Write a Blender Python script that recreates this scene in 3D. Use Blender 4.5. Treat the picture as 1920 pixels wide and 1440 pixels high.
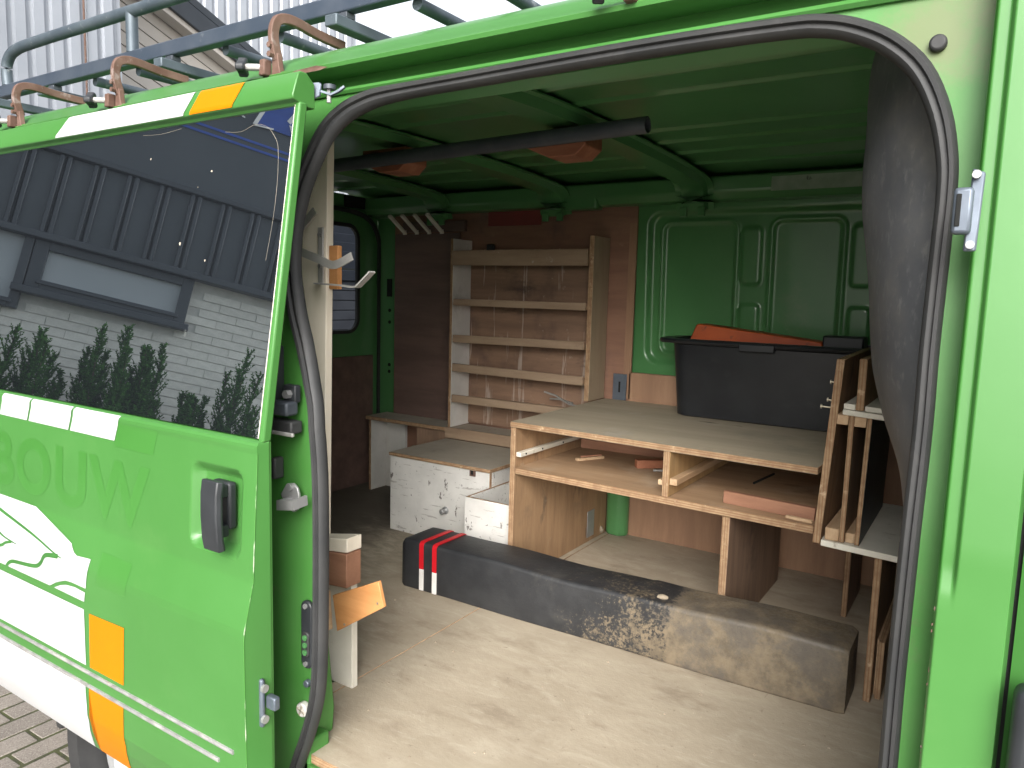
import bpy, bmesh, math, random
from mathutils import Vector, Matrix
R=math.radians
random.seed(7)
for o in list(bpy.data.objects): bpy.data.objects.remove(o)
S=bpy.context.scene
COL=S.collection

# ---------------------------------------------------------------- camera
# units are metres; z = 0 is the load floor of the van, the paving is at z = -0.62
cd=bpy.data.cameras.new('camera'); cam=bpy.data.objects.new('camera',cd); COL.objects.link(cam)
YAW,PITCH,ROLL=0.572913,0.119548,-0.027385
fw=Vector((-math.sin(YAW)*math.cos(PITCH),math.cos(YAW)*math.cos(PITCH),-math.sin(PITCH)))
rt=Vector((math.cos(YAW),math.sin(YAW),0)); dn=fw.cross(rt)
c_,s_=math.cos(ROLL),math.sin(ROLL)
rt2=c_*rt+s_*dn; up2=-(c_*dn-s_*rt)
m=Matrix(((rt2.x,up2.x,-fw.x,0),(rt2.y,up2.y,-fw.y,0),(rt2.z,up2.z,-fw.z,1.0),(0,0,0,1)))
cam.matrix_world=m
cd.sensor_width=36; cd.lens=1403.36/1920*36; cd.clip_start=.02; cd.clip_end=500
S.camera=cam
# ---------------------------------------------------------------- light
SUN_DIR=Vector((.40,-.85,.56)).normalized()
w=bpy.data.worlds.new('World'); S.world=w; w.use_nodes=True
nt=w.node_tree; bg=nt.nodes['Background']; sk=nt.nodes.new('ShaderNodeTexSky')
sk.sky_type='NISHITA'; sk.sun_disc=False
sk.sun_elevation=math.asin(SUN_DIR.z); sk.sun_rotation=math.atan2(SUN_DIR.x,SUN_DIR.y)
sk.air_density=1.0; sk.dust_density=4.0; sk.ozone_density=1.0
hs=nt.nodes.new('ShaderNodeHueSaturation'); hs.inputs['Saturation'].default_value=.22
nt.links.new(sk.outputs[0],hs.inputs['Color']); nt.links.new(hs.outputs[0],bg.inputs[0]); bg.inputs[1].default_value=.15
sd=bpy.data.lights.new('sun','SUN'); sd.energy=1.5; sd.angle=R(45); sd.color=(1,.97,.93)
so=bpy.data.objects.new('sun',sd); COL.objects.link(so); so.rotation_euler=SUN_DIR.to_track_quat('Z','Y').to_euler(); so.location=(2,-4,8)
S.view_settings.view_transform='Standard'; S.view_settings.look='None'; S.view_settings.gamma=1; S.view_settings.exposure=1.38
S.render.engine='CYCLES'; S.render.resolution_x=1024; S.render.resolution_y=768
S.cycles.max_bounces=10; S.cycles.diffuse_bounces=6; S.cycles.glossy_bounces=5; S.cycles.use_denoising=True

# ---------------------------------------------------------------- materials
MATS={}
def lk(nt,a,b): nt.links.new(a,b)
def col4(c): return (c[0],c[1],c[2],1)
def noise(nt,vec,scale,detail=5,rough=.6,dist=0):
    n=nt.nodes.new('ShaderNodeTexNoise'); n.inputs['Scale'].default_value=scale; n.inputs['Detail'].default_value=detail
    n.inputs['Roughness'].default_value=rough; n.inputs['Distortion'].default_value=dist; lk(nt,vec,n.inputs['Vector']); return n
def mapping(nt,vec,sc,loc=(0,0,0),rot=(0,0,0)):
    m=nt.nodes.new('ShaderNodeMapping'); m.inputs['Scale'].default_value=sc; m.inputs['Location'].default_value=loc; m.inputs['Rotation'].default_value=rot
    lk(nt,vec,m.inputs['Vector']); return m.outputs[0]
def mixc(nt,fac,a,b,mode='MIX'):
    m=nt.nodes.new('ShaderNodeMix'); m.data_type='RGBA'; m.blend_type=mode
    if isinstance(fac,(int,float)): m.inputs[0].default_value=fac
    else: lk(nt,fac,m.inputs[0])
    for v,i in ((a,6),(b,7)):
        if isinstance(v,tuple): m.inputs[i].default_value=col4(v)
        else: lk(nt,v,m.inputs[i])
    return m.outputs[2]
def mrange(nt,v,a,b,c=0,d=1,smooth=True):
    m=nt.nodes.new('ShaderNodeMapRange'); m.interpolation_type='SMOOTHSTEP' if smooth else 'LINEAR'
    lk(nt,v,m.inputs[0])
    for i,x in zip((1,2,3,4),(a,b,c,d)): m.inputs[i].default_value=x
    return m.outputs[0]
def math_(nt,op,a,b=None,clamp=False):
    m=nt.nodes.new('ShaderNodeMath'); m.operation=op; m.use_clamp=clamp
    for i,v in enumerate((a,b)):
        if v is None: continue
        if isinstance(v,(int,float)): m.inputs[i].default_value=v
        else: lk(nt,v,m.inputs[i])
    return m.outputs[0]
def mat(name,c1,c2=None,scale=6,stretch=(1,1,1),detail=6,rough=.6,rvar=0,bump=0,bscale=None,spots=(),metal=0,coat=0,spec=.5,band=None,rand=0,extra=None,nrough=.6,lo=.3,hi=.7):
    m=bpy.data.materials.new(name); m.use_nodes=True; nt=m.node_tree; b=nt.nodes['Principled BSDF']
    tc=nt.nodes.new('ShaderNodeTexCoord').outputs['Object']
    if c2 is None: c2=tuple(x*.8 for x in c1)
    n=noise(nt,mapping(nt,tc,stretch),scale,detail,nrough)
    f=mrange(nt,n.outputs[0],lo,hi)
    col=mixc(nt,f,c1,c2)
    if band:
        ax,freq,bc,amt=band
        sp=nt.nodes.new('ShaderNodeSeparateXYZ'); lk(nt,tc,sp.inputs[0])
        s=math_(nt,'SINE',math_(nt,'MULTIPLY',sp.outputs[ax],freq)); s=mrange(nt,s,.0,.9)
        s=math_(nt,'MULTIPLY',s,amt); col=mixc(nt,s,col,bc)
    for i,sp in enumerate(spots):
        c,sc,th,soft,st=sp[:5]; strx=sp[5] if len(sp)>5 else (1,1,1)
        nn=noise(nt,mapping(nt,tc,strx,(i*3.7+1.3,i*1.9,i*5.1)),sc,5,.65)
        ff=math_(nt,'MULTIPLY',mrange(nt,nn.outputs[0],th,th+soft),st)
        col=mixc(nt,ff,col,c)
    if rand:
        oi=nt.nodes.new('ShaderNodeObjectInfo')
        v=mrange(nt,oi.outputs['Random'],0,1,1-rand,1+rand,False)
        hsv=nt.nodes.new('ShaderNodeHueSaturation'); lk(nt,v,hsv.inputs['Value']); lk(nt,col,hsv.inputs['Color']); col=hsv.outputs[0]
    if extra: col=extra(nt,tc,col,b)
    lk(nt,col,b.inputs['Base Color'])
    b.inputs['Roughness'].default_value=rough
    if rvar: lk(nt,mrange(nt,n.outputs[0],.25,.75,rough-rvar,rough+rvar),b.inputs['Roughness'])
    b.inputs['Metallic'].default_value=metal; b.inputs['Coat Weight'].default_value=coat; b.inputs['Coat Roughness'].default_value=.06
    b.inputs['Specular IOR Level'].default_value=spec
    if bump:
        bn=noise(nt,mapping(nt,tc,stretch),bscale or scale*4,6,.7)
        bp=nt.nodes.new('ShaderNodeBump'); bp.inputs['Strength'].default_value=1; bp.inputs['Distance'].default_value=bump
        lk(nt,bn.outputs[0],bp.inputs['Height']); lk(nt,bp.outputs[0],b.inputs['Normal'])
    MATS[name]=m; return m
G1=(.050,.170,.036); G2=(.060,.192,.045)
mat('green',G1,G2,2.5,rough=.38,coat=.15,spec=.4,bump=.00025,bscale=14,spots=(((.072,.198,.050),6,.56,.2,.45),((.35,.45,.28),160,.74,.05,.5),((.30,.36,.22),30,.70,.12,.35,(1,1,.12))))
mat('green_dirty',(.048,.185,.032),(.070,.20,.048),5,rough=.5,bump=.0004,spots=(((.30,.33,.2),7,.56,.2,.6),((.12,.14,.08),11,.62,.1,.5),((.45,.5,.36),50,.70,.06,.5,(1,1,.3))))
mat('green_in',(.068,.205,.070),(.080,.23,.082),3,rough=.3,coat=.35,bump=.0003,bscale=6,spots=(((.20,.24,.15),4,.60,.2,.35),((.35,.38,.28),45,.70,.06,.35,(.15,1,1))))  # same paint as green, paler and greyer: ceiling haze put into the colour
def corner_dirt(nt,tc,col,b):
    d=nt.nodes.new('ShaderNodeVectorMath'); d.operation='DISTANCE'; lk(nt,tc,d.inputs[0]); d.inputs[1].default_value=(1.115,-.915,1.95)
    n=noise(nt,tc,26,6,.7)
    k=math_(nt,'SUBTRACT',math_(nt,'ADD',math_(nt,'MULTIPLY',n.outputs[0],.12),.02),d.outputs['Value'])
    return mixc(nt,math_(nt,'MULTIPLY',mrange(nt,k,-.01,.06),.6),col,(.15,.125,.07))
mat('green_frame',(.048,.185,.032),(.065,.20,.046),5,rough=.5,bump=.0004,extra=corner_dirt,spots=(((.15,.21,.10),7,.58,.2,.45),((.10,.12,.06),11,.62,.1,.4),((.45,.5,.36),50,.70,.06,.5,(1,1,.3))))
mat('edge_wear',(.05,.19,.03),(.36,.42,.30),40,stretch=(1,1,.3),rough=.6,lo=.50,hi=.60)
mat('trim_worn',(.34,.34,.335),(.22,.215,.21),30,rough=.5,metal=.2,spots=(((.45,.43,.40),45,.52,.1,.6,(.3,1,1)),((.22,.14,.09),30,.62,.08,.6,(.4,1,1)),((.1,.2,.22),25,.66,.06,.5,(.3,1,1))))
mat('green_flat',(.05,.33,.025),rough=.5)
mat('green_ghost',(.045,.170,.030),(.054,.192,.038),3,rough=.3,coat=.3)
mat('green_line',(.05,.178,.04),rough=.4)
mat('white_vinyl',(.52,.52,.53),(.47,.475,.48),3,rough=.35,spots=(((.5,.48,.44),30,.72,.1,.35),((.6,.58,.54),4,.62,.3,.3)))
mat('orange_vinyl',(.55,.168,.001),(.52,.158,.001),3,rough=.45,spec=.2)
mat('rubber',(.024,.025,.026),(.038,.038,.038),9,rough=.6,bump=.0004,spots=(((.12,.115,.11),10,.60,.2,.35),((.35,.34,.3),60,.75,.04,.6)))
mat('black_plastic',(.018,.02,.023),(.03,.033,.037),8,rough=.45,bump=.0002,spots=(((.1,.1,.1),30,.68,.15,.4),))
mat('hanging_black',(.075,.078,.085),(.115,.118,.124),5,rough=.5,bump=.0008,bscale=20,spots=(((.22,.22,.215),70,.52,.22,.5,(1,1,.5)),((.17,.16,.14),5,.48,.25,.6),((.4,.38,.34),26,.76,.03,.5)))
mat('steel',(.46,.45,.43),(.34,.33,.31),18,rough=.42,metal=.35,spots=(((.2,.15,.1),25,.66,.1,.6),))
mat('zinc',(.36,.36,.36),(.28,.28,.275),12,rough=.45,metal=.5)
mat('grey_metal',(.15,.175,.21),(.10,.12,.15),12,rough=.45,metal=.5,spots=(((.35,.33,.3),40,.68,.1,.5),))
mat('dark_metal',(.06,.07,.085),(.09,.1,.115),10,rough=.5,metal=.3,spots=(((.22,.22,.22),30,.68,.1,.5),))
mat('rack_paint',(.045,.06,.085),(.07,.085,.11),8,rough=.42,metal=.2,bump=.0004,spots=(((.28,.3,.31),24,.62,.12,.45),((.2,.12,.08),14,.72,.06,.6)))
mat('rack_tube',(.10,.125,.145),(.065,.085,.105),10,rough=.5,metal=.3,spots=(((.4,.42,.42),28,.60,.15,.5),((.2,.12,.08),14,.74,.06,.5)))
mat('rust',(.10,.05,.035),(.15,.09,.068),20,rough=.75,bump=.0008,spots=(((.30,.25,.23),26,.56,.12,.6),((.12,.05,.03),20,.63,.1,.8)))
mat('glass_dark',(.012,.014,.017),rough=.02)
mat('pane',(.02,.025,.03),rough=.03)
mat('pale_grey_green',(.26,.33,.24),(.2,.28,.19),20,rough=.35,spots=(((.05,.06,.05),25,.65,.06,.8),))
def wood(name,c1,c2,grain,scale=3,**k):
    st={'x':(.12,1,1),'y':(1,.12,1),'z':(1,1,.12)}[grain]
    st=tuple(v*3 for v in st)
    return mat(name,c1,c2,scale,stretch=st,detail=8,rough=k.pop('rough',.7),bump=k.pop('bump',.0006),bscale=scale*5,nrough=.7,lo=.32,hi=.68,**k)
wood('ply_warm_x',(.46,.32,.20),(.36,.23,.135),'x',6,spots=(((.24,.15,.09),5,.56,.2,.6),((.5,.42,.33),4,.55,.2,.5)))
wood('ply_warm_z',(.36,.225,.12),(.25,.15,.08),'z',6,spots=(((.20,.13,.08),5,.52,.2,.65),((.09,.065,.045),8,.60,.1,.7,(1,1,.4)),((.42,.34,.25),12,.62,.1,.4)))
wood('ply_dark_z',(.30,.19,.125),(.19,.12,.078),'z',6,spots=(((.08,.055,.04),5,.54,.2,.7),((.3,.22,.16),14,.64,.1,.4,(1,1,.2))))
wood('ply_yellow_y',(.46,.30,.14),(.34,.21,.095),'z',7,spots=(((.25,.16,.09),9,.62,.15,.5),))
wood('ply_shelf',(.42,.28,.165),(.31,.195,.11),'x',5,spots=(((.46,.37,.27),4,.52,.2,.55),((.17,.10,.06),9,.58,.12,.6,(.5,1,1)),((.12,.08,.05),40,.68,.05,.6)))
wood('ply_top_dusty',(.47,.40,.295),(.40,.335,.245),'x',3,spots=(((.27,.25,.20),3,.52,.25,.6),((.05,.045,.04),16,.66,.04,.8,(.15,1,1)),((.50,.44,.36),7,.56,.2,.6)))
wood('lining',(.29,.155,.10),(.21,.11,.072),'x',4,rough=.6,spots=(((.10,.07,.06),3,.50,.25,.75),((.40,.25,.17),10,.62,.12,.45),((.5,.42,.35),45,.72,.05,.4,(1,1,.06))))  # stained ply, base also darkened to carry the light falloff at the rear
wood('lining_warm',(.34,.20,.118),(.26,.148,.088),'z',5,rough=.6,spots=(((.2,.1,.06),7,.62,.15,.5),((.5,.35,.25),40,.72,.05,.5)))
wood('lining_dark',(.17,.105,.085),(.11,.07,.058),'x',4,rough=.6,spots=(((.04,.03,.03),3,.5,.25,.7),((.22,.15,.12),14,.66,.12,.5)))
wood('rack_back',(.30,.185,.12),(.20,.122,.08),'x',4,rough=.6,spots=(((.09,.055,.045),3.5,.50,.22,.75),((.55,.47,.40),26,.60,.05,.6,(1.3,1,.07)),((.42,.33,.26),22,.64,.06,.5),((.06,.04,.035),12,.58,.12,.7,(.25,1,1))))
wood('lip',(.36,.26,.175),(.27,.185,.12),'x',6,spots=(((.2,.13,.085),7,.55,.2,.6),((.55,.5,.44),18,.66,.06,.6)))
wood('stile_dirty',(.36,.28,.19),(.28,.21,.14),'z',5,spots=(((.22,.16,.11),6,.55,.2,.5),((.12,.09,.07),14,.66,.08,.5,(1,1,.15))))
wood('post_white',(.86,.79,.66),(.77,.69,.56),'z',4,spots=(((.48,.35,.22),10,.62,.1,.5,(1,1,.15)),((.3,.22,.15),26,.69,.04,.7),((.8,.77,.7),6,.5,.2,.5)))
wood('lumber',(.56,.40,.25),(.43,.28,.16),'y',9,spots=(((.36,.2,.1),16,.6,.1,.5),))
wood('orange_wood',(.56,.27,.10),(.44,.19,.06),'x',6,spots=(((.25,.12,.06),20,.64,.08,.6),((.7,.5,.34),14,.66,.08,.5)))
wood('red_wood',(.33,.165,.10),(.25,.12,.07),'x',7,spots=(((.6,.46,.38),7,.66,.05,.7),((.22,.09,.05),16,.62,.1,.5)))
wood('block_rust',(.36,.15,.08),(.25,.09,.045),'x',6)
mat('cream_paint',(.72,.69,.60),(.62,.59,.50),8,rough=.6,bump=.0005,spots=(((.35,.3,.22),18,.62,.08,.7),((.16,.13,.09),26,.69,.04,.8)))
mat('white_paint_chipped',(.72,.70,.66),(.60,.585,.55),7,rough=.55,bump=.0006,spots=(((.36,.31,.26),5,.57,.2,.55),((.10,.085,.07),24,.62,.03,.9,(1,1,.55)),((.14,.12,.10),55,.66,.03,.8),((.20,.17,.14),60,.60,.04,.5,(.12,1,1))))
mat('white_panel',(.70,.68,.64),(.58,.56,.52),6,rough=.6,spots=(((.3,.27,.24),6,.56,.2,.6),((.12,.1,.09),40,.70,.04,.8)))
mat('box_lid',(.42,.37,.30),(.34,.30,.24),5,rough=.7,bump=.0005,spots=(((.16,.14,.11),5,.55,.2,.6),((.07,.06,.05),30,.68,.05,.6)))
for ax,nm in enumerate('xyz'):
    mat('ply_edge_'+nm,(.40,.27,.155),(.26,.16,.09),40,rough=.8,bump=.0008,band=(ax,900,(.22,.11,.05),.75),spots=(((.66,.5,.33),28,.6,.1,.6),))
mat('red_sheet',(.25,.042,.036),(.18,.04,.034),5,rough=.6,spots=(((.2,.08,.06),8,.55,.2,.6),))
mat('tub',(.011,.012,.015),(.018,.02,.023),7,rough=.36,bump=.0006,spots=(((.06,.06,.058),9,.56,.2,.5,(.5,1,1)),((.22,.22,.2),60,.72,.05,.5)))
mat('tray_orange',(.48,.09,.015),(.38,.065,.012),9,rough=.5,spots=(((.1,.03,.02),22,.6,.08,.7),))
mat('clod',(.36,.30,.22),(.26,.21,.15),30,rough=.95,bump=.002)
mat('screw',(.5,.45,.35),rough=.4,metal=.7)
mat('tape_red',(.58,.012,.02),(.5,.01,.018),10,rough=.4)
mat('tape_white',(.8,.78,.74),(.7,.68,.64),10,rough=.45)
mat('hole',(.006,.007,.006),rough=.9)
mat('tyre',(.02,.02,.021),(.03,.03,.03),15,rough=.8)
mat('rim_paint',(.55,.56,.57),(.45,.46,.47),10,rough=.4,metal=.3)
mat('soil',(.06,.055,.04),(.035,.04,.02),30,rough=1)
mat('anthracite',(.030,.037,.047),(.038,.046,.057),3,rough=.42)
mat('anthracite2',(.045,.055,.066),(.055,.066,.078),2,rough=.5)
mat('painted_brick',(.68,.67,.62),(.60,.595,.55),20,rough=.8,bump=.003,bscale=25,rand=.06)
mat('mortar',(.58,.575,.54),rough=.9)
mat('window_grey',(.30,.335,.36),(.34,.37,.395),1,rough=.25)
mat('cladding_silver',(.37,.395,.435),(.335,.36,.40),2,rough=.4,metal=.2,spots=(((.36,.38,.41),3,.6,.2,.4,(1,1,.2)),))
mat('soffit',(.55,.52,.48),(.5,.47,.43),2,rough=.7)
mat('dark_timber',(.030,.031,.038),(.04,.042,.05),4,rough=.9,spec=.1)
mat('dark_tile',(.025,.028,.036),rough=.95,spec=.05)
mat('blue_sign',(.02,.07,.35),rough=.35)
mat('sign_white',(.8,.8,.8),rough=.35)
mat('yew',(.020,.075,.012),(.045,.13,.022),40,rough=.8,spec=.15)
mat('yew_light',(.07,.12,.03),(.05,.09,.025),40,rough=.55)
mat('bark',(.06,.04,.03),rough=.9)
def floor_x(nt,tc,col,b):
    # dried mud smears and sweeping marks
    n1=noise(nt,mapping(nt,tc,(1.4,3.2,1),rot=(0,0,R(28))),4.2,8,.72,.9)
    col=mixc(nt,math_(nt,'MULTIPLY',mrange(nt,n1.outputs[0],.44,.74),.9),col,(.455,.395,.305))
    n2=noise(nt,mapping(nt,tc,(1,2.2,1),(4,2,0),rot=(0,0,R(-20))),3.3,8,.7)
    col=mixc(nt,math_(nt,'MULTIPLY',mrange(nt,n2.outputs[0],.50,.68),.75),col,(.245,.195,.14))
    n5=noise(nt,mapping(nt,tc,(2.5,22,1),(1,7,0),rot=(0,0,R(20))),5,6,.7)
    col=mixc(nt,math_(nt,'MULTIPLY',mrange(nt,n5.outputs[0],.60,.68),.5),col,(.50,.445,.355))
    n6=noise(nt,mapping(nt,tc,(26,2.5,1),(8,1,0),rot=(0,0,R(-12))),4,6,.7)
    col=mixc(nt,math_(nt,'MULTIPLY',mrange(nt,n6.outputs[0],.66,.71),.5),col,(.24,.19,.14))
    n3=noise(nt,tc,70,4,.6)
    col=mixc(nt,math_(nt,'MULTIPLY',mrange(nt,n3.outputs[0],.66,.72),.45),col,(.16,.12,.085))
    sp=nt.nodes.new('ShaderNodeSeparateXYZ'); lk(nt,tc,sp.inputs[0])
    # trodden-in dirt at the rear doors
    k=math_(nt,'ADD',sp.outputs[0],math_(nt,'MULTIPLY',n1.outputs[0],.8))
    col=mixc(nt,math_(nt,'MULTIPLY',mrange(nt,k,-.10,-.70),.85),col,(.055,.045,.035))
    return col
mat('floor_ply',(.395,.335,.25),(.335,.28,.205),4,rough=.75,bump=.0014,bscale=30,extra=floor_x)
def beam_x(nt,tc,col,b):
    sp=nt.nodes.new('ShaderNodeSeparateXYZ'); lk(nt,tc,sp.inputs[0])
    g=mrange(nt,sp.outputs[0],-.15,.40)          # caked mud: towards the right end of the beam
    n=noise(nt,tc,6,8,.7); n2=noise(nt,tc,95,6,.8); n3=noise(nt,mapping(nt,tc,(1,1,1),(9,2,4)),22,6,.7)
    k=math_(nt,'ADD',math_(nt,'MULTIPLY',n.outputs[0],.42),math_(nt,'MULTIPLY',n2.outputs[0],.50))
    xw=math_(nt,'ADD',sp.outputs[0],math_(nt,'MULTIPLY',n3.outputs[0],.10))
    k=math_(nt,'ADD',k,math_(nt,'MULTIPLY',mrange(nt,xw,.28,.34),.10))
    k=math_(nt,'ADD',k,math_(nt,'MULTIPLY',g,.09))
    mud=mixc(nt,mrange(nt,n3.outputs[0],.35,.65),(.125,.10,.068),(.21,.165,.108))
    mud=mixc(nt,math_(nt,'MULTIPLY',mrange(nt,n.outputs[0],.56,.44),.6),mud,(.09,.08,.07))
    f=math_(nt,'MULTIPLY',mrange(nt,k,.50,.58),.88); f=math_(nt,'MULTIPLY',f,mrange(nt,sp.outputs[0],-.32,.05)); col=mixc(nt,f,col,mud)
    lk(nt,mrange(nt,k,.6,.76,.5,.95),b.inputs['Roughness'])
    return col
mat('beam_black',(.017,.018,.02),(.028,.029,.031),14,rough=.55,bump=.0012,bscale=60,extra=beam_x,spots=(((.08,.075,.065),7,.56,.15,.4),))
def paver_x(nt,tc,col,b):
    n=noise(nt,tc,160,4,.7); col=mixc(nt,mrange(nt,n.outputs[0],.5,.68),col,(.36,.33,.30))
    n=noise(nt,mapping(nt,tc,(1,1,1),(3,3,3)),140,4,.7); col=mixc(nt,math_(nt,'MULTIPLY',mrange(nt,n.outputs[0],.55,.66),.8),col,(.12,.10,.085))
    return col
mat('paver',(.245,.215,.185),(.20,.175,.15),6,rough=.9,bump=.002,bscale=120,rand=.12,extra=paver_x)
def ground_x(nt,tc,col,b):
    br=nt.nodes.new('ShaderNodeTexBrick'); lk(nt,mapping(nt,tc,(1,1,1),rot=(0,0,R(90))),br.inputs['Vector'])
    br.inputs['Scale'].default_value=1; br.inputs['Brick Width'].default_value=.21; br.inputs['Row Height'].default_value=.105; br.inputs['Mortar Size'].default_value=.005
    br.inputs['Color1'].default_value=(.235,.21,.185,1); br.inputs['Color2'].default_value=(.20,.18,.16,1); br.inputs['Mortar'].default_value=(.05,.055,.025,1)
    return mixc(nt,.85,col,br.outputs['Color'])
mat('paving_far',(.22,.2,.17),(.19,.17,.15),8,rough=.9,extra=ground_x)
mat('moss_joint',(.075,.085,.03),(.05,.05,.03),25,rough=1,bump=.004)
# tinted, mirror-foiled window: dark body under a reflective coating
gm=MATS['glass_dark']; nt=gm.node_tree; b=nt.nodes['Principled BSDF']
gl=nt.nodes.new('ShaderNodeBsdfGlossy'); gl.inputs['Roughness'].default_value=.004; gl.inputs['Color'].default_value=(.86,.95,1,1)
tc=nt.nodes.new('ShaderNodeTexCoord').outputs['Object']
mx=nt.nodes.new('ShaderNodeMixShader'); out=nt.nodes['Material Output']
scr=noise(nt,mapping(nt,tc,(9,9,.5)),5,4,.6); dirt=noise(nt,mapping(nt,tc,(1,1,1),(2,7,1)),38,3,.5)
sp=math_(nt,'ADD',math_(nt,'MULTIPLY',mrange(nt,scr.outputs[0],.74,.76),.25),math_(nt,'MULTIPLY',mrange(nt,dirt.outputs[0],.79,.80),.6),True)
lk(nt,mixc(nt,sp,(.012,.014,.017),(.5,.53,.5)),b.inputs['Base Color'])
mx.inputs[0].default_value=.46; lk(nt,b.outputs[0],mx.inputs[1]); lk(nt,gl.outputs[0],mx.inputs[2]); lk(nt,mx.outputs[0],out.inputs['Surface'])
# clear pane
pm=MATS['pane']; nt=pm.node_tree; b=nt.nodes['Principled BSDF']; tr=nt.nodes.new('ShaderNodeBsdfTransparent'); tr.inputs[0].default_value=(.75,.8,.82,1)
mx=nt.nodes.new('ShaderNodeMixShader'); mx.inputs[0].default_value=.12; out=nt.nodes['Material Output']
lk(nt,tr.outputs[0],mx.inputs[1]); lk(nt,b.outputs[0],mx.inputs[2]); lk(nt,mx.outputs[0],out.inputs['Surface'])

# ---------------------------------------------------------------- mesh helpers
ORG={}
class MB:
    def __init__(s): s.v=[]; s.f=[]; s.mi=[]
    def add(s,vs,fs,mi=0):
        o=len(s.v); s.v+=[tuple(v) for v in vs]; s.f+=[tuple(i+o for i in f) for f in fs]
        s.mi+=[mi]*len(fs) if isinstance(mi,int) else list(mi); return s
    def box(s,x0,x1,y0,y1,z0,z1,mi=0):
        return s.add([(x0,y0,z0),(x1,y0,z0),(x1,y1,z0),(x0,y1,z0),(x0,y0,z1),(x1,y0,z1),(x1,y1,z1),(x0,y1,z1)],
            [(0,3,2,1),(4,5,6,7),(0,1,5,4),(1,2,6,5),(2,3,7,6),(3,0,4,7)],mi)
    def prism(s,poly,vec,side=0,cap=0):
        n=len(poly); vec=Vector(vec); p=[Vector(q) for q in poly]
        vs=p+[q+vec for q in p]
        fs=[tuple(range(n))[::-1],tuple(range(n,2*n))]+[(i,(i+1)%n,n+(i+1)%n,n+i) for i in range(n)]
        return s.add(vs,fs,[cap,cap]+[side]*n)
    def sweep(s,path,prof,closed_prof=True,closed_path=False,ref=(0,0,1),caps=True,mi=0):
        P=[Vector(p) for p in path]; n=len(P); vs=[]
        ref=Vector(ref)
        for i,p in enumerate(P):
            a=P[i-1] if (i>0 or closed_path) else P[i]; b=P[(i+1)%n] if (i<n-1 or closed_path) else P[i]
            t=(b-a).normalized(); r=ref if abs(t.dot(ref))<.98 else Vector((1,0,0))
            u=t.cross(r).normalized(); v=u.cross(t).normalized()
            pr=prof(i) if callable(prof) else prof
            vs+=[p+u*q[0]+v*q[1] for q in pr]
        k=len(prof(0)) if callable(prof) else len(prof)
        fs=[]
        for i in range(n if closed_path else n-1):
            for j in range(k if closed_prof else k-1):
                a=i*k+j; b=i*k+(j+1)%k; c=((i+1)%n)*k+(j+1)%k; d=((i+1)%n)*k+j
                fs.append((a,b,c,d))
        if caps and closed_prof and not closed_path: fs+=[tuple(range(k))[::-1],tuple(range((n-1)*k,n*k))]
        return s.add(vs,fs,mi)
    def tube(s,path,r,n=12,**k):
        rr=r if callable(r) else (lambda i:r)
        return s.sweep(path,lambda i:[(rr(i)*math.cos(2*math.pi*j/n),rr(i)*math.sin(2*math.pi*j/n)) for j in range(n)],**k)
    def cyl(s,a,b,r,n=16,mi=0): return s.tube([a,b],r,n,mi=mi)
    def grid(s,nu,nv,fn,mi=0):
        vs=[fn(i/nu,j/nv) for j in range(nv+1) for i in range(nu+1)]
        fs=[(j*(nu+1)+i,j*(nu+1)+i+1,(j+1)*(nu+1)+i+1,(j+1)*(nu+1)+i) for j in range(nv) for i in range(nu)]
        return s.add(vs,fs,mi)
def build(mb,name,mats,parent=None,bev=0,seg=2,smooth=30,loc=None,sub=0,solid=0):
    me=bpy.data.meshes.new(name)
    L=Vector(ORG[parent.name]) if parent is not None else (Vector(loc) if loc is not None else None)
    if L is None:
        xs=[v[0] for v in mb.v]; ys=[v[1] for v in mb.v]; zs=[v[2] for v in mb.v]
        L=Vector(((min(xs)+max(xs))/2,(min(ys)+max(ys))/2,min(zs)))
    me.from_pydata([(v[0]-L.x,v[1]-L.y,v[2]-L.z) for v in mb.v],[],mb.f)
    if isinstance(mats,str): mats=[mats]
    for q in mats: me.materials.append(MATS[q])
    me.polygons.foreach_set('material_index',mb.mi)
    bm=bmesh.new(); bm.from_mesh(me); bmesh.ops.recalc_face_normals(bm,faces=bm.faces); bm.to_mesh(me); bm.free()
    if smooth:
        me.polygons.foreach_set('use_smooth',[True]*len(me.polygons)); me.set_sharp_from_angle(angle=R(smooth))
    me.update()
    o=bpy.data.objects.new(name,me); COL.objects.link(o)
    if parent is not None: o.parent=parent; ORG[o.name]=L
    else: o.location=L; ORG[o.name]=L
    if solid: q=o.modifiers.new('thickness','SOLIDIFY'); q.thickness=solid; q.offset=0
    if bev: q=o.modifiers.new('bevel','BEVEL'); q.width=bev; q.segments=seg; q.limit_method='ANGLE'; q.angle_limit=R(40)
    if sub: q=o.modifiers.new('subdivision','SUBSURF'); q.levels=sub; q.render_levels=sub
    return o
def tag(o,label,cat,group=None):
    o['label']=label; o['category']=cat
    if group: o['group']=group
    return o
def thing(name,label,cat,loc,group=None,rz=0):
    o=bpy.data.objects.new(name,None); o.empty_display_size=.1; COL.objects.link(o); o.location=loc; o.rotation_euler.z=rz
    ORG[o.name]=Vector(loc) if not rz else Vector((0,0,0)); return tag(o,label,cat,group)
def struct(o): o['kind']='structure'; return o
def B(name,x0,x1,y0,y1,z0,z1,m,parent=None,bev=.002,**k): return build(MB().box(x0,x1,y0,y1,z0,z1),name,m,parent,bev,**k)
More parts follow.
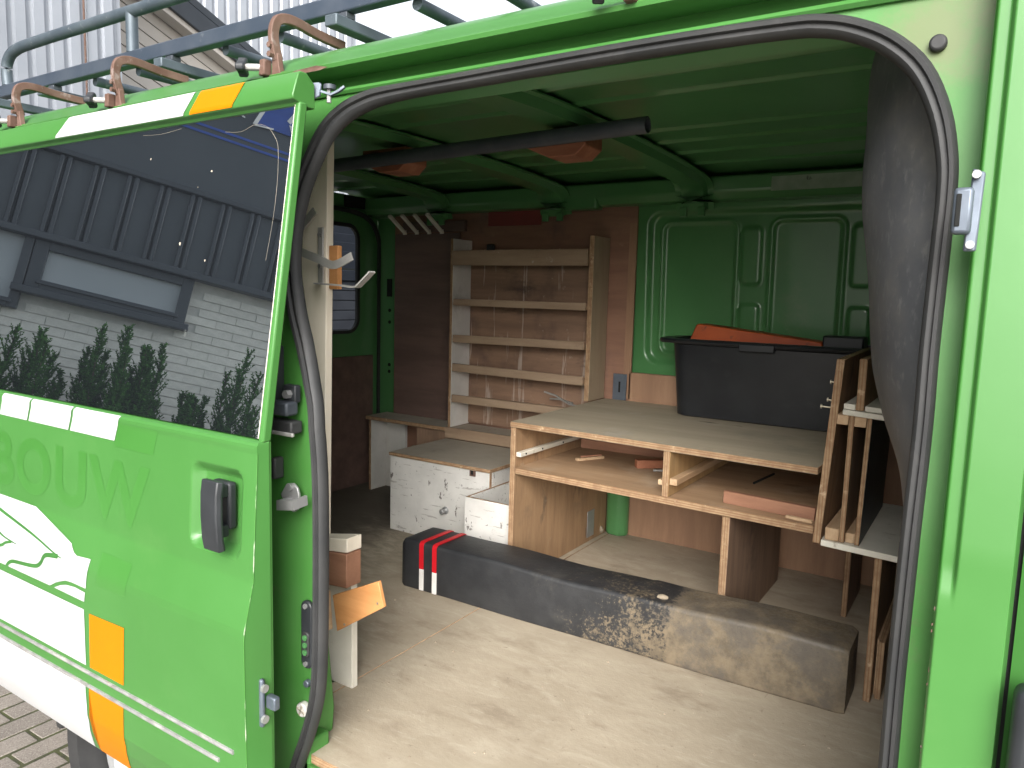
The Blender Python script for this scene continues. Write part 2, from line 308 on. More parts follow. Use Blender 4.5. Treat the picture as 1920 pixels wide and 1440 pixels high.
def board(name,x0,x1,y0,y1,z0,z1,face,parent=None,bev=.0012,**k):
    d=[x1-x0,y1-y0,z1-z0]; ax=d.index(min(d)); mb=MB().box(x0,x1,y0,y1,z0,z1)
    faxis=[2,2,1,0,1,0]; mb.mi=[0 if a==ax else 1 for a in faxis]
    return build(mb,name,[face,'ply_edge_'+'xyz'[ax]],parent,bev,seg=1,**k)
def interp(x,pts):
    if x<=pts[0][0]: return pts[0][1]
    for a,b in zip(pts,pts[1:]):
        if x<=b[0]: return a[1]+(b[1]-a[1])*(x-a[0])/(b[0]-a[0])
    return pts[-1][1]
def sst(a,b,x):
    t=max(0,min(1,(x-a)/(b-a))); return t*t*(3-2*t)
def smoothpath(pts,n=6):
    out=[]; P=[Vector(p) for p in pts]
    for i in range(len(P)-1):
        p0=P[max(i-1,0)];p1=P[i];p2=P[i+1];p3=P[min(i+2,len(P)-1)]
        for j in range(n):
            t=j/n; out.append(.5*((2*p1)+(p2-p0)*t+(2*p0-5*p1+4*p2-p3)*t*t+(3*p1-p0-3*p2+p3)*t**3))
    out.append(P[-1]); return out
def rrect(x0,x1,z0,z1,r,n=8):
    pts=[]
    for cx,cz,a in ((x1-r,z1-r,0),(x0+r,z1-r,90),(x0+r,z0+r,180),(x1-r,z0+r,270)):
        for i in range(n+1): q=R(a+90*i/n); pts.append((cx+r*math.cos(q),cz+r*math.sin(q)))
    return pts
def ring(mb,inner,rect,fn,rings=4,mi=0):
    """strip of quads from a closed 2D loop out to a rectangle; fn maps 2D -> 3D"""
    x0,x1,z0,z1=rect; cx=sum(p[0] for p in inner)/len(inner); cz=sum(p[1] for p in inner)/len(inner)
    loops=[]
    out=[]
    for x,z in inner:
        dx,dz=x-cx,z-cz
        t=min([((x1 if dx>0 else x0)-cx)/dx if abs(dx)>1e-6 else 1e9,((z1 if dz>0 else z0)-cz)/dz if abs(dz)>1e-6 else 1e9])
        out.append((cx+dx*t,cz+dz*t))
    for cxr,czr in ((x0,z0),(x1,z0),(x1,z1),(x0,z1)):       # snap the nearest sample onto each corner
        i=min(range(len(out)),key=lambda i:(out[i][0]-cxr)**2+(out[i][1]-czr)**2); out[i]=(cxr,czr)
    n=len(inner); vs=[]; fs=[]
    for k in range(rings+1):
        t=k/rings; vs+=[fn(a[0]*(1-t)+b[0]*t,a[1]*(1-t)+b[1]*t) for a,b in zip(inner,out)]
    for k in range(rings):
        for i in range(n): fs.append((k*n+i,k*n+(i+1)%n,(k+1)*n+(i+1)%n,(k+1)*n+i))
    return mb.add(vs,fs,mi)
def rsdf(x,z,x0,x1,z0,z1,r):
    cx,cz=(x0+x1)/2,(z0+z1)/2; dx=abs(x-cx)-(x1-x0)/2+r; dz=abs(z-cz)-(z1-z0)/2+r
    return min(max(dx,dz),0)+math.hypot(max(dx,0),max(dz,0))-r

# ================================================================ SETTING
GZ=-.62
g=MB().add([(-150,-150,GZ-.012),(150,-150,GZ-.012),(150,150,GZ-.012),(-150,150,GZ-.012)],[(0,1,2,3)])
ground=struct(build(g,'ground','paving_far',loc=(0,0,GZ-.012),smooth=0))
bed=build(MB().box(-4.3,-1.7,.1,2.0,GZ-.011,GZ-.0035),'joint_sand','moss_joint',ground,smooth=0)
me=None
for i in range(22):
    for j in range(9):
        x=-4.05+i*.1055; y=.25+j*.212+(.106 if i%2 else 0)
        if me is None:
            p=build(MB().box(-.0475,.0475,-.1005,.1005,-.03,.012),'paver','paver',None,bev=.005,loc=(0,0,0)); me=p.data
        else: p=bpy.data.objects.new('paver',me); COL.objects.link(p); q=p.modifiers.new('bevel','BEVEL'); q.width=.005; q.segments=2
        p.parent=ground; p.location=(x+random.uniform(-.002,.002),y+random.uniform(-.002,.002),random.uniform(-.003,.002)); p.rotation_euler=(random.uniform(-.012,.012),random.uniform(-.012,.012),random.uniform(-.012,.012))

# ================================================================ VAN
van=thing('van','bright green panel van with its side door slid open and a wooden fit-out inside','van',(-1.2,2.0,GZ))
def ys(z): return 1.03+.1*max(0,z-.72)
SEAL=[(-1.1923,-.0459),(-1.1767,-.0028),(-1.148,.0688),(-1.1234,.1491),(-1.1134,.2345),(-1.1096,.3964),(-1.1102,.6193),(-1.1233,.7476),(-1.142,.8098),(-1.1697,.883),(-1.1984,.9464),(-1.2195,1.0111),(-1.2285,1.0656),(-1.2272,1.1309),(-1.2122,1.2007),(-1.1854,1.2579),(-1.1524,1.3081),(-1.1069,1.34),(-1.052,1.3575),(-.9849,1.3646),(-.7894,1.3676),(-.583,1.3703),(-.4088,1.3703),(-.2737,1.3669),(-.229,1.3623),(-.1888,1.3502),(-.146,1.3263),(-.1085,1.2879),(-.0828,1.2329),(-.0696,1.1737),(-.067,1.1252),(-.0675,1.08),(-.0685,.9497),(-.0672,.8513),(-.0688,.7184),(-.0703,.5431),(-.0698,.4049),(-.07,.1),(-.085,.0),(-.13,-.055),(-.22,-.075),(-.6,-.08),(-1.05,-.08),(-1.15,-.07)]
sp2=[(p.x,p.z) for p in smoothpath([(a,0,b) for a,b in SEAL]+[(SEAL[0][0],0,SEAL[0][1])],4)][:-1]
mb=MB()
def frame_y(x,z):
    y=ys(z)-.004
    # moulded recesses of the rear door pillar
    if x<-1.1: y+=.010*sst(.02,.0,rsdf(x,z,-1.19,-1.10,.05,.50,.02))+.008*sst(.015,0,rsdf(x,z,-1.24,-1.12,.53,.62,.02))
    return (x,y,z)
ring(mb,sp2,(-1.42,-.028,-.25,1.383),frame_y,14)
build(mb,'door_opening_frame','green_frame',van,smooth=50)
prof=[(.0,-.012),(.019,-.012),(.021,.004),(.019,.014),(.012,.020),(.004,.019),(.001,.012),(-.003,.013),(-.010,.016),(-.017,.012),(-.021,.002),(-.021,-.006),(-.016,-.012),(.0,-.012)]
mb=MB(); path=[(x,ys(z)-.004,z) for x,z in sp2]
def sprof(i):
    x,z=sp2[i]; k=.62+.30*sst(.72,1.0,z)*sst(-.9,-1.15,x)-.08*sst(-.3,-.1,x)+.12*sst(1.1,1.3,z)*sst(-.3,-.12,x)
    return [(a*k,-b*.9) for a,b in prof]
mb.sweep(path,sprof,closed_path=True,ref=(0,1,0))
seal=build(mb,'door_seal','rubber',van,smooth=40)
# roof and gutter, one profile swept along the van
RP=[(1.16,1.378),(1.086,1.378),(1.082,1.383),(1.086,1.389),(1.128,1.392),(1.134,1.40),(1.134,1.424),(1.078,1.420),(1.066,1.424),(1.064,1.431),(1.070,1.437),(1.082,1.441),(1.10,1.461),(1.15,1.489),(1.2,1.512),(1.35,1.55),(1.6,1.575),(1.98,1.585)]
RP+= [(3.98-y,z) for y,z in RP[::-1][1:]]
mb=MB().sweep([(-2.86,0,0),(-.03,0,0)],[(-y,z) for y,z in RP],closed_prof=False,ref=(0,0,1)); 
build(mb,'roof','green',van,smooth=40)
mb=MB().sweep([(-.028,0,0),(1.3,0,0)],[(-y,z) for y,z in RP[9:len(RP)-9]],closed_prof=False,ref=(0,0,1))
build(mb,'cab_roof','green',van,smooth=40)
# rust at the gutter
build(MB().add([(-1.25,1.0648,1.4255),(-1.21,1.0635,1.4225),(-1.15,1.0635,1.4225),(-1.13,1.0645,1.426),(-1.16,1.063,1.432),(-1.22,1.0635,1.4305)],[(0,1,2,3,4,5)]),'rust_patch','rust',van,smooth=0)
# B pillar outer skin with a pressed channel
def bp(u,v):
    x=-.034+u*.076; z=-.3+v*1.725
    y=.97+.1*max(0,z-.72)
    y+=.009*sst(-.014,-.019,x)*sst(.67,.695,z)
    y+=.03*sst(.037,.042,x)+.006*sst(-.031,-.034,x)
    return (x,y,z)
build(MB().grid(60,120,bp),'pillar_panel','green',van,smooth=60)
def bp2(u,v):
    z=-.3+v*1.725; return (-.034-.001*u,.976+.1*max(0,z-.72)+u*.075,z)
build(MB().grid(1,30,bp2),'pillar_return','green_dirty',van)
mb=MB()
for i in range(26):
    z=random.uniform(.38,.66); x=-.0335+random.uniform(-.0012,.0012); s=random.uniform(.0003,.0009)
    mb.box(x-s,x+s,.9745,.9765,z-s*random.uniform(1,5),z+s*2)
build(mb,'rust_chips','rust',van,smooth=0)['kind']='stuff'
def fdy(x,z): return .966+.1*max(0,z-.72)+.03*sst(.096,.046,x)
fd=build(MB().grid(30,60,lambda u,v:(.046+u*1.0,fdy(.046+u,-.3+v*1.05),-.3+v*1.05)),'front_door','green',van,smooth=60)
mb=MB(); fw_=rrect(.15,1.02,.78,1.33,.04); ring(mb,fw_,(.046,1.046,.75,1.423),lambda x,z:(x,fdy(x,z),z),6)
build(mb,'window_frame','green',fd,smooth=60)
build(MB().add([(x,fdy(x,z)+.006,z) for x,z in fw_],[tuple(range(len(fw_)))]),'window_glass','glass_dark',fd,smooth=0)
B('door_handle',.049,.16,.93,.968,.43,.595,'black_plastic',fd,bev=.012,seg=3)
build(MB().prism([(.030,1.003,-.3),(.030,1.003,.72),(.030,1.075,1.42),(.030,1.10,1.42),(.030,1.02,.72),(.030,1.02,-.3)],(.03,0,0)),'door_gap','hole',van,smooth=0)
# striker plate on the B pillar
mb=MB().prism([(-.0405,.968,1.06),(-.028,.968,1.06),(-.026,.974,1.145),(-.0385,.974,1.15)],(0,.006,0))
st=build(mb,'striker_plate','grey_metal',van,bev=.002)
sb=B('striker_body',-.0535,-.0345,.957,.972,1.078,1.128,'grey_metal',st,bev=.004)
B('striker_slot',-.0505,-.0455,.9555,.9575,1.086,1.121,'hole',sb if False else st,bev=.001)
for z in (1.067,1.142): build(MB().cyl((-.034,.972,z),(-.034,.964,z),.0045,10),'bolt','zinc',st)
build(MB().cyl((-.092,1.088,1.318),(-.092,1.075,1.318),.010,18),'rubber_plug','rubber',van,bev=.003)
# body behind the open door, outer far side, nose and tail
build(MB().grid(2,20,lambda u,v:(-2.86+u*1.5,.985+.1*max(0,-.12+v*1.545-.72),-.12+v*1.545)),'rear_quarter_panel','green',van)
build(MB().grid(2,20,lambda u,v:(-2.86+u*4.1,2.995-.1*max(0,-.3+v*1.72-.72),-.3+v*1.72)),'far_side_panel','green',van)
B('chassis',-2.8,1.2,1.12,2.9,-.24,-.03,'dark_metal',van,bev=0)
B('bulkhead',.03,.05,1.05,2.98,-.1,1.5,'dark_metal',van,bev=0)
# sill with its step and the drain corner at the pillar foot
build(MB().sweep([(-1.3,0,0),(0,0,0)],[(-1.0,-.25),(-1.0,-.075),(-1.015,-.065),(-1.04,-.06),(-1.04,-.022),(-1.10,-.022),(-1.10,-.25)],ref=(0,0,1)),'sill','green_dirty',van,smooth=30)
# floor boards
fl=[(-2.74,-1.3135),(-1.3115,.03)]
for a,b in fl:
    mb=MB().box(a,b,1.046 if a>-2 else 1.2,2.93,-.021,0); mb.mi=[1,0,1,1,1,1]
    build(mb,'floor_board',['floor_ply','ply_edge_z'],van,bev=.0012,seg=1,loc=None)
# inner foot of the rear pillar
build(MB().prism([(-1.45,1.07,-.02),(-1.195,1.07,-.002),(-1.190,1.07,.06),(-1.212,1.07,.236),(-1.222,1.07,.34),(-1.230,1.07,.46),(-1.28,1.07,.5),(-1.45,1.07,.5)],(0,.07,0)),'inner_pillar','green_dirty',van,bev=.006)
B('pillar_step',-1.215,-1.165,1.04,1.10,-.06,.03,'green_dirty',van,bev=.006)
B('timber_packer',-1.19,-1.12,1.046,1.09,-.058,-.024,'lumber',van,bev=.002)
# far wall: pressed inner panel
def wallz(x,z):
    d=0
    d+=.022*sst(.012,-.012,rsdf(x,z,-1.215,.2,.74,1.335,.05))
    for a,b in ((-1.165,-.865),(-.735,-.485),(-.36,-.05)):
        s=rsdf(x,z,a,b,.775,1.30,.035); d-=.007*sst(.012,.004,abs(s)) ; d+=.006*sst(0,-.01,s)
    for a,b in ((-.845,-.772),(-.455,-.385)):
        for c,e in ((1.06,1.275),(.80,.985)):
            s=rsdf(x,z,a,b,c,e,.018); d-=.010*sst(.006,-.006,s)
    return d
def wall(u,v):
    x=-1.34+u*1.40; z=.05+v*1.37
    lean=-.05*max(0,z-.75); return (x,2.905+lean+wallz(x,z),z)
build(MB().grid(230,190,wall),'inner_side_panel','green_in',van,smooth=60)
build(MB().sweep([(-2.75,0,0),(.05,0,0)],[(-2.80,1.455),(-2.80,1.40),(-2.825,1.372),(-2.89,1.365),(-2.92,1.33),(-2.92,1.455)],ref=(0,0,1)),'cant_rail','green_in',van,smooth=40,bev=.006)
B('pale_strip',-.725,-.30,2.7965,2.7985,1.392,1.442,'pale_grey_green',van,bev=0)  # thin pale grey-green strip with dark specks on the rail face
build(MB().sweep([(-2.75,0,0),(.05,0,0)],[(-1.14,1.44),(-1.14,1.37),(-1.17,1.36),(-1.22,1.40),(-1.25,1.452),(-1.22,1.47)],ref=(0,0,1)),'door_cant_rail','green_in',van,smooth=40)
# ceiling skin with beads
BEADS=[1.36,1.565,1.724,2.10,2.26,2.43,2.62]
def ceil(u,v):
    x=-2.76+u*2.8; y=1.14+v*1.74; z=1.47+.012*math.sin(math.pi*v)
    for b in BEADS: z-=.007*sst(.02,.006,abs(y-b))
    return (x,y,z)
build(MB().grid(6,240,ceil),'ceiling','green_in',van,smooth=60)
for cx in (-1.62,-1.01,-2.25):
    path=[(cx,1.2,1.430),(cx,1.6,1.452),(cx,2.0,1.456),(cx,2.4,1.450),(cx,2.68,1.437),(cx,2.76,1.425),(cx,2.79,1.400),(cx,2.80,1.360),(cx,2.81,1.335)]
    hat=[(-.075,.012),(-.052,.012),(-.042,-.010),(.042,-.010),(.052,.012),(.075,.012),(.075,.016),(-.075,.016)]
    cm=build(MB().sweep(smoothpath(path,3),[(a,b) for a,b in hat],ref=(0,0,1)),'crossmember','green_in',van,smooth=35)
    for y,s in ((1.45,.022),(1.92,.018),(2.12,.018),(2.35,.016),(2.55,.016)):
        z=1.4415+.010*math.sin(math.pi*(y-1.2)/1.5)+.0
        B('hole',cx-s,cx+s,y-.016,y+.016,z-.003,z+.006,'hole',cm,bev=0)
    for dx in (-.035,.035): B('foot_tab',cx+dx-.014,cx+dx+.014,2.785,2.80,1.31,1.345,'green_in',cm,bev=.003)
# rear end: pillar, doors, window
rd=MB(); win=[(y,z) for y,z in rrect(2.30,2.768,.79,1.315,.07)]
ring(rd,win,(1.98,2.90,-.02,1.46),lambda y,z:(-2.72-.012*sst(.05,.0,rsdf(y,z,2.30,2.768,.79,1.315,.07)),y,z),8)
rdo=build(rd,'rear_door','green_in',van,smooth=50)
build(MB().add([(-2.735,y,z) for y,z in win],[tuple(range(len(win)))]),'window_pane','pane',rdo,smooth=0)
build(MB().sweep([(-2.728,y,z) for y,z in win],[(.009,.008),(-.009,.008),(-.009,-.008),(.009,-.008)],closed_path=True,ref=(1,0,0)),'window_rubber','rubber',rdo)
B('lining_panel',-2.718,-2.705,2.0,2.858,0.0,.668,'lining_dark',rdo,bev=.001)
build(MB().sweep(smoothpath([(-2.70,2.2,1.385),(-2.70,2.6,1.385),(-2.70,2.80,1.36),(-2.70,2.885,1.27),(-2.70,2.895,1.1),(-2.70,2.895,.4),(-2.70,2.895,.0)],4),[(.010,.006),(-.010,.006),(-.010,-.006),(.010,-.006)],ref=(1,0,0)),'door_bead','rubber',rdo,smooth=50)
rd2=MB(); win2=[(3.96-y,z) for y,z in win][::-1]; ring(rd2,win2,(1.06,1.979,-.02,1.46),lambda y,z:(-2.72,y,z),3); rdo2=build(rd2,'rear_door','green_in',van)
build(MB().add([(-2.735,y,z) for y,z in win2],[tuple(range(len(win2)))]),'window_pane','pane',rdo2,smooth=0)
dp=B('rear_pillar',-2.72,-2.575,2.90,2.94,-.02,1.46,'green_in',van,bev=.008)
for z0,z1,yy in ((.97,1.06,0),): B('slot',-2.645,-2.615,2.893,2.899,z0,z1,'hole',dp,bev=.0)
for z in (.90,.84,.62,.585): build(MB().cyl((-2.63,2.902,z),(-2.63,2.897,z),.009,10),'hole','hole',dp)
B('air_vent',-2.716,-2.706,2.66,2.80,1.40,1.455,'hole',van,bev=.004)
# wheel and mud flap
wh=build(MB().sweep([(-1.80+.30*math.cos(a),1.1,-.29+.30*math.sin(a)) for a in [2*math.pi*i/48 for i in range(48)]],[(-.045,-.08),(-.015,-.10),(.028,-.095),(.035,-.06),(.035,.06),(.028,.095),(-.015,.10),(-.045,.08)],closed_path=True,ref=(0,1,0)),'wheel','tyre',van,smooth=40)
build(MB().sweep([(-1.80+.19*math.cos(a),1.07,-.29+.19*math.sin(a)) for a in [2*math.pi*i/40 for i in range(40)]],[(-.02,.02),(-.06,-.0),(.04,-.03),(.06,.0),(.062,.03)],closed_path=True,ref=(0,1,0)),'rim','rim_paint',wh,smooth=40)
build(MB().cyl((-1.8,1.08,-.29),(-1.8,1.14,-.29),.17,32),'wheel_disc','rim_paint',wh)
B('mud_flap',-2.27,-2.24,1.04,1.24,-.33,-.05,'rubber',van,bev=.01)
B('wheel_housing',-2.2,-1.35,1.14,1.35,-.3,.0,'dark_metal',van,bev=.0)

# ---------------------------------------------------------------- sliding door
DP=[(-.115,.90),(-.109,.884),(-.05,.862),(.0,.85),(.12,.845),(.36,.845),(.46,.862),(.66,.878),(.70,.882),(.713,.882),(.726,.892)]
DPs=[(-.115,.90),(-.111,.885),(-.09,.876),(-.05,.862),(.0,.85),(.06,.846),(.12,.845),(.30,.8435),(.35,.8437),(.365,.845),(.38,.8485),(.450,.8655),(.454,.8662),(.458,.8665),(.50,.8685),(.58,.8730),(.66,.878),(.695,.8795),(.704,.8785),(.710,.879),(.715,.883),(.7185,.892),(.719,.90)]
def yd(z): return interp(z,DPs)
DX0,DX1=-2.45,-1.119
def door_skin(u,v):
    z=DPs[0][0]+v*(DPs[-1][0]-DPs[0][0]); x=DX0+u*(DX1-DX0); y=yd(z)
    s=rsdf(x,z,-1.312,-1.160,.49,.655,.022)
    y+=.020*sst(.006,-.022,s)
    return (x,y,z)
mb=MB(); nu,nv=260,150
us=[1-((1-i/nu)**1.6) for i in range(nu+1)]
vs=[]
zz=sorted(set([DPs[0][0]+(DPs[-1][0]-DPs[0][0])*j/nv for j in range(nv+1)]+[p[0] for p in DPs]))
for z in zz: vs+=[door_skin(u,(z-DPs[0][0])/(DPs[-1][0]-DPs[0][0])) for u in us]
n=nu+1
mb.add(vs,[(j*n+i,j*n+i+1,(j+1)*n+i+1,(j+1)*n+i) for j in range(len(zz)-1) for i in range(nu)])
door=build(mb,'sliding_door','green',van,smooth=12)
door['label']='sliding door standing open along the side, with dark mirrored window'
# end face and inner skin
mb=MB(); e=[(DX1,yd(z),z) for z in zz]; f=[(DX1+.002,yd(z)+.012,z) for z in zz]; h=[(DX1+.004,.903,z) for z in zz]
k=len(zz); mb.add(e+f+h,[(i,i+1,k+i+1,k+i) for i in range(k-1)]+[(k+i,k+i+1,2*k+i+1,2*k+i) for i in range(k-1)])
build(mb,'door_end_face','green',door,smooth=50)
build(MB().tube([(DX1+.0002,yd(z)+.0003,z) for z in zz if z<.70],.0011,6),'edge_wear','edge_wear',door)
B('door_inner_skin',DX0,DX1+.001,.9035,.91,-.115,.715,'green_dirty',door,bev=0)
TL=(1.342-.726)
def gy(z): return .892+(z-.726)*(.985-.892)/TL
# window frame
mb=MB().sweep([(DX0,0,0),(DX1+.002,0,0)],[(-.982,1.341),(-.968,1.345),(-.967,1.352),(-.980,1.392),(-.985,1.397),(-1.0,1.397),(-1.02,1.38),(-1.02,1.335),(-.985,1.335)],ref=(0,0,1))
build(mb,'window_top_rail','green',door,smooth=30,bev=.002)
mb=MB()
mb.prism([(DX1-.009,gy(.715)-.003,.715),(DX1+.004,gy(.715)-.001,.715),(DX1+.004,gy(1.343)-.003,1.343),(DX1-.009,gy(1.343)-.004,1.343)],(0,.02,0))
build(mb,'window_stile','green',door,bev=.004)
build(MB().prism([(DX0,gy(.715),.715),(DX0+.03,gy(.715),.715),(DX0+.03,gy(1.343),1.343),(DX0,gy(1.343),1.343)],(0,.02,0)),'window_stile','green',door,bev=.003)
gx0,gx1=DX0+.03,DX1-.0115
build(MB().prism([(gx0,gy(.7215),.7215),(gx1,gy(.7215),.7215),(gx1,gy(1.3405),1.3405),(gx0,gy(1.3405),1.3405)],(0,.006,0)),'window_glass','glass_dark',door,smooth=0)
mb=MB(); mb.prism([(gx1,gy(.722)-.001,.722),(gx1+.002,gy(.722)-.001,.722),(gx1+.002,gy(1.341)-.001,1.341),(gx1,gy(1.341)-.001,1.341)],(0,.005,0)); mb.box(gx0,gx1,gy(1.341)-.001,gy(1.341)+.004,1.3405,1.3425)
build(mb,'edge_highlight','cream_paint',door,smooth=0)  # sealing strip, pale: the glass edge highlight is put into its colour
# scratches on the glass
for pts in ([(-1.33,1.306),(-1.28,1.302),(-1.24,1.312),(-1.205,1.305),(-1.180,1.285),(-1.165,1.26),(-1.157,1.2),(-1.157,1.13),(-1.165,1.05)],[(-1.62,1.325),(-1.55,1.322),(-1.48,1.327)]):
    build(MB().tube([Vector((a,gy(c)-.0002,c)) for a,c in [(p.x,p.z) for p in smoothpath([(x,0,z) for x,z in pts],5)]],.0002,5),'scratch','box_lid',door)
for x,z,q in ((-1.36,1.23,.004),(-1.58,1.27,.003),(-1.44,1.085,.005),(-1.35,1.05,.003),(-1.40,1.20,.0015)):
    pts=[(x+q*random.uniform(.4,1)*math.cos(a),gy(z)-.0004,z+q*random.uniform(.4,1)*math.sin(a)) for a in [i*.785 for i in range(8)]]
    build(MB().add([(p[0],gy(p[2])-.0004,p[2]) for p in pts],[tuple(range(8))]),'paint_fleck','box_lid',door,smooth=0)
# bodywork graphics: vinyl pieces lying on the skin
from mathutils.geometry import tessellate_polygon
def decal(name,poly,m,off=.0012,step=.012,fn=None):
    fn=fn or yd
    zs=[p[1] for p in poly]; xs=[p[0] for p in poly]
    bm=bmesh.new(); vsb=[bm.verts.new((x,0,z)) for x,z in poly]; bm.faces.new(vsb)
    bmesh.ops.triangulate(bm,faces=bm.faces[:])
    z=math.floor(min(zs)/step)*step
    while z<max(zs):
        bmesh.ops.bisect_plane(bm,geom=bm.verts[:]+bm.edges[:]+bm.faces[:],plane_co=(0,0,z),plane_no=(0,0,1)); z+=step
    bm.verts.index_update(); mb=MB().add([(v.co.x,fn(v.co.z)-off,v.co.z) for v in bm.verts],[tuple(v.index for v in f.verts) for f in bm.faces]); bm.free()
    return build(mb,name,m,door,smooth=60)
def stroke(pts,w0,w1=None):
    w1=w1 or w0; P=[Vector((p.x,p.z)) for p in smoothpath([(x,0,z) for x,z in pts],5)]; L=[];Rr=[]
    for i,p in enumerate(P):
        t=(P[min(i+1,len(P)-1)]-P[max(i-1,0)]).normalized(); nn=Vector((-t.y,t.x)); ww=w0+(w1-w0)*i/(len(P)-1)
        L.append(p+nn*ww/2); Rr.append(p-nn*ww/2)
    return [tuple(p) for p in L+Rr[::-1]]
XL=-2.44
decal('white_graphic',[(XL,.4551),(-1.9291,.4541),(-1.7432,.4037),(-1.7369,.3958),(-1.7262,.387),(-1.7125,.3823),(-1.6541,.3864),(-1.6691,.3165),(-1.7271,.3173),(-1.7571,.3147),(-1.7793,.3095),(-1.8021,.2993),(-1.8304,.2853),(XL,.2855)],'white_vinyl')
decal('white_graphic',[(-1.81,.2851),(-1.7802,.298),(-1.7536,.3051),(-1.7151,.3087),(-1.6727,.3066),(-1.6773,.2834)],'white_vinyl')
decal('white_graphic',[(XL,.2678),(-1.6806,.2645),(-1.684,.1300),(XL,.1300)],'white_vinyl')
decal('white_graphic',[(XL,.0770),(-1.692,.0770),(-1.6945,.0266),(-1.6985,-.0148),(-1.720,-.0768),(-1.733,-.1085),(XL,-.1085)],'white_vinyl')
for pts,a,b in (([(-2.3,.455),(-2.107,.4206),(-1.9191,.3911),(-1.8122,.3700),(-1.7716,.364)],.010,.002),
          ([(-1.7893,.3652),(-1.837,.3585),(-1.8536,.3501),(-1.8666,.3342),(-1.8863,.3214),(-1.9199,.3145),(-1.9687,.3094),(-2.0087,.3049),(-2.0296,.2977),(-2.0465,.2850)],.011,.009),
          ([(-2.12,.378),(-2.0867,.3684),(-2.0483,.3589),(-1.9861,.3532)],.010,.002),([(-2.0134,.3536),(-2.0446,.3459),(-2.0664,.3351),(-2.12,.3227)],.006,.009)):
    decal('green_outline',stroke(pts,a,b),'green_line',.0020)
decal('orange_graphic',[(-1.6587,.2604),(-1.5189,.2649),(-1.5302,.1300),(-1.6670,.1300)],'orange_vinyl')
decal('orange_graphic',[(-1.676,.0770),(-1.5355,.0770),(-1.5401,.0445),(-1.5503,-.0265),(-1.5786,-.1085),(-1.708,-.1085),(-1.6778,-.0428),(-1.6722,.0106)],'orange_vinyl')
for a,b in ((-2.113,-1.972),(-1.963,-1.777),(-1.768,-1.583)):
    decal('white_stripe',[(a+.012,.7155),(b+.012,.7155),(b-.008,.660),(a-.008,.660)],'white_vinyl',step=.003)
decal('faded_mark',[(-1.575,.7),(-1.43,.7),(-1.447,.648),(-1.592,.648)],'green_ghost',.0006)
decal('faded_mark',[(-1.615,.410),(-1.50,.408),(-1.512,.335),(-1.625,.335)],'green_ghost',.0006)
def ty(z): return interp(z,[(1.345,.968),(1.352,.967),(1.392,.980),(1.397,.985)])
decal('white_stripe',[(-1.921,1.395),(-1.425,1.395),(-1.449,1.3465),(-1.967,1.3465)],'white_vinyl',.0015,.004,fn=ty)
decal('orange_stripe',[(-1.405,1.395),(-1.268,1.395),(-1.291,1.3465),(-1.428,1.3465)],'orange_vinyl',.0015,.004,fn=ty)
# ghost lettering left by removed vinyl
cu=bpy.data.curves.new('lettering','FONT'); cu.body='BOUW'; cu.size=.182; cu.offset=.0055; cu.space_character=1.12
to=bpy.data.objects.new('lettering_tmp',cu); COL.objects.link(to); bpy.context.view_layer.update()
tm=to.to_mesh(); co=[v.co.copy() for v in tm.vertices]; fs=[tuple(p.vertices) for p in tm.polygons]; to.to_mesh_clear(); bpy.data.objects.remove(to)
xm=max(c.x for c in co); sx=.70/(xm-min(c.x for c in co))
mb=MB().add([(-1.455-(xm-c.x)*sx,yd(.488+c.y)-.0007,.488+c.y+.0*c.x) for c in co],fs); build(mb,'faded_lettering','green_ghost',door,smooth=0)
# trim strips, handle, edge fittings
build(MB().sweep([(XL,0,0),(-1.155,0,0)],[(-.847,.1105),(-.8415,.1115),(-.8405,.115),(-.8415,.1185),(-.847,.1195)],ref=(0,0,1)),'trim_strip','trim_worn',door,smooth=30)
build(MB().sweep([(XL,0,0),(-1.20,0,0)],[(-.847,.0775),(-.8420,.0785),(-.8412,.082),(-.8420,.0855),(-.847,.0865)],ref=(0,0,1)),'trim_strip','trim_worn',door,smooth=30)
hb=B('handle',-1.242,-1.188,.868,.888,.540,.632,'black_plastic',door,bev=.006)
build(MB().sweep([(-1.198,.840,.508),(-1.198,.836,.530),(-1.198,.834,.573),(-1.198,.835,.617),(-1.198,.839,.642)],[(.027,.006),(.023,-.005),(-.023,-.005),(-.027,.006),(-.024,.010),(.024,.010)],ref=(0,1,0)),'handle_grip','black_plastic',hb,smooth=40,bev=.004)
for z in (.54,.617): B('handle_foot',-1.220,-1.190,.845,.870,z-.012,z+.012,'black_plastic',hb,bev=.003)
hg=B('door_stop',DX1-.008,DX1+.010,.874,.884,.165,.262,'grey_metal',door,bev=.004)
hg.data.materials[0]=MATS['grey_metal']
for z in (.183,.245): build(MB().cyl((DX1+.010,.879,z),(DX1+.016,.879,z),.008,12),'bolt','zinc',door)
B('door_stop_tongue',DX1+.006,DX1+.032,.886,.90,.20,.226,'grey_metal',door,bev=.003)
# upper roller bracket of the door
rb=build(MB().prism([(-1.158,1.0,1.372),(-1.148,1.0,1.380),(-1.118,1.03,1.388),(-1.112,1.03,1.384),(-1.116,1.03,1.362),(-1.145,1.01,1.345),(-1.154,1.0,1.322),(-1.158,1.0,1.322)],(0,.004,0)),'roller_bracket','grey_metal',door,bev=.0015)
build(MB().sweep([(-1.118,1.034,1.372),(-1.10,1.045,1.366),(-1.085,1.05,1.372),(-1.075,1.055,1.380)],[(.004,.002),(-.004,.002),(-.004,-.002),(.004,-.002)],ref=(0,0,1)),'roller_arm','grey_metal',door,smooth=40)
build(MB().cyl((-1.104,1.045,1.376),(-1.104,1.045,1.384),.012,16),'roller','dark_metal',door)
build(MB().cyl((-1.106,1.045,1.352),(-1.106,1.045,1.376),.0045,10),'roller_pin','zinc',door)
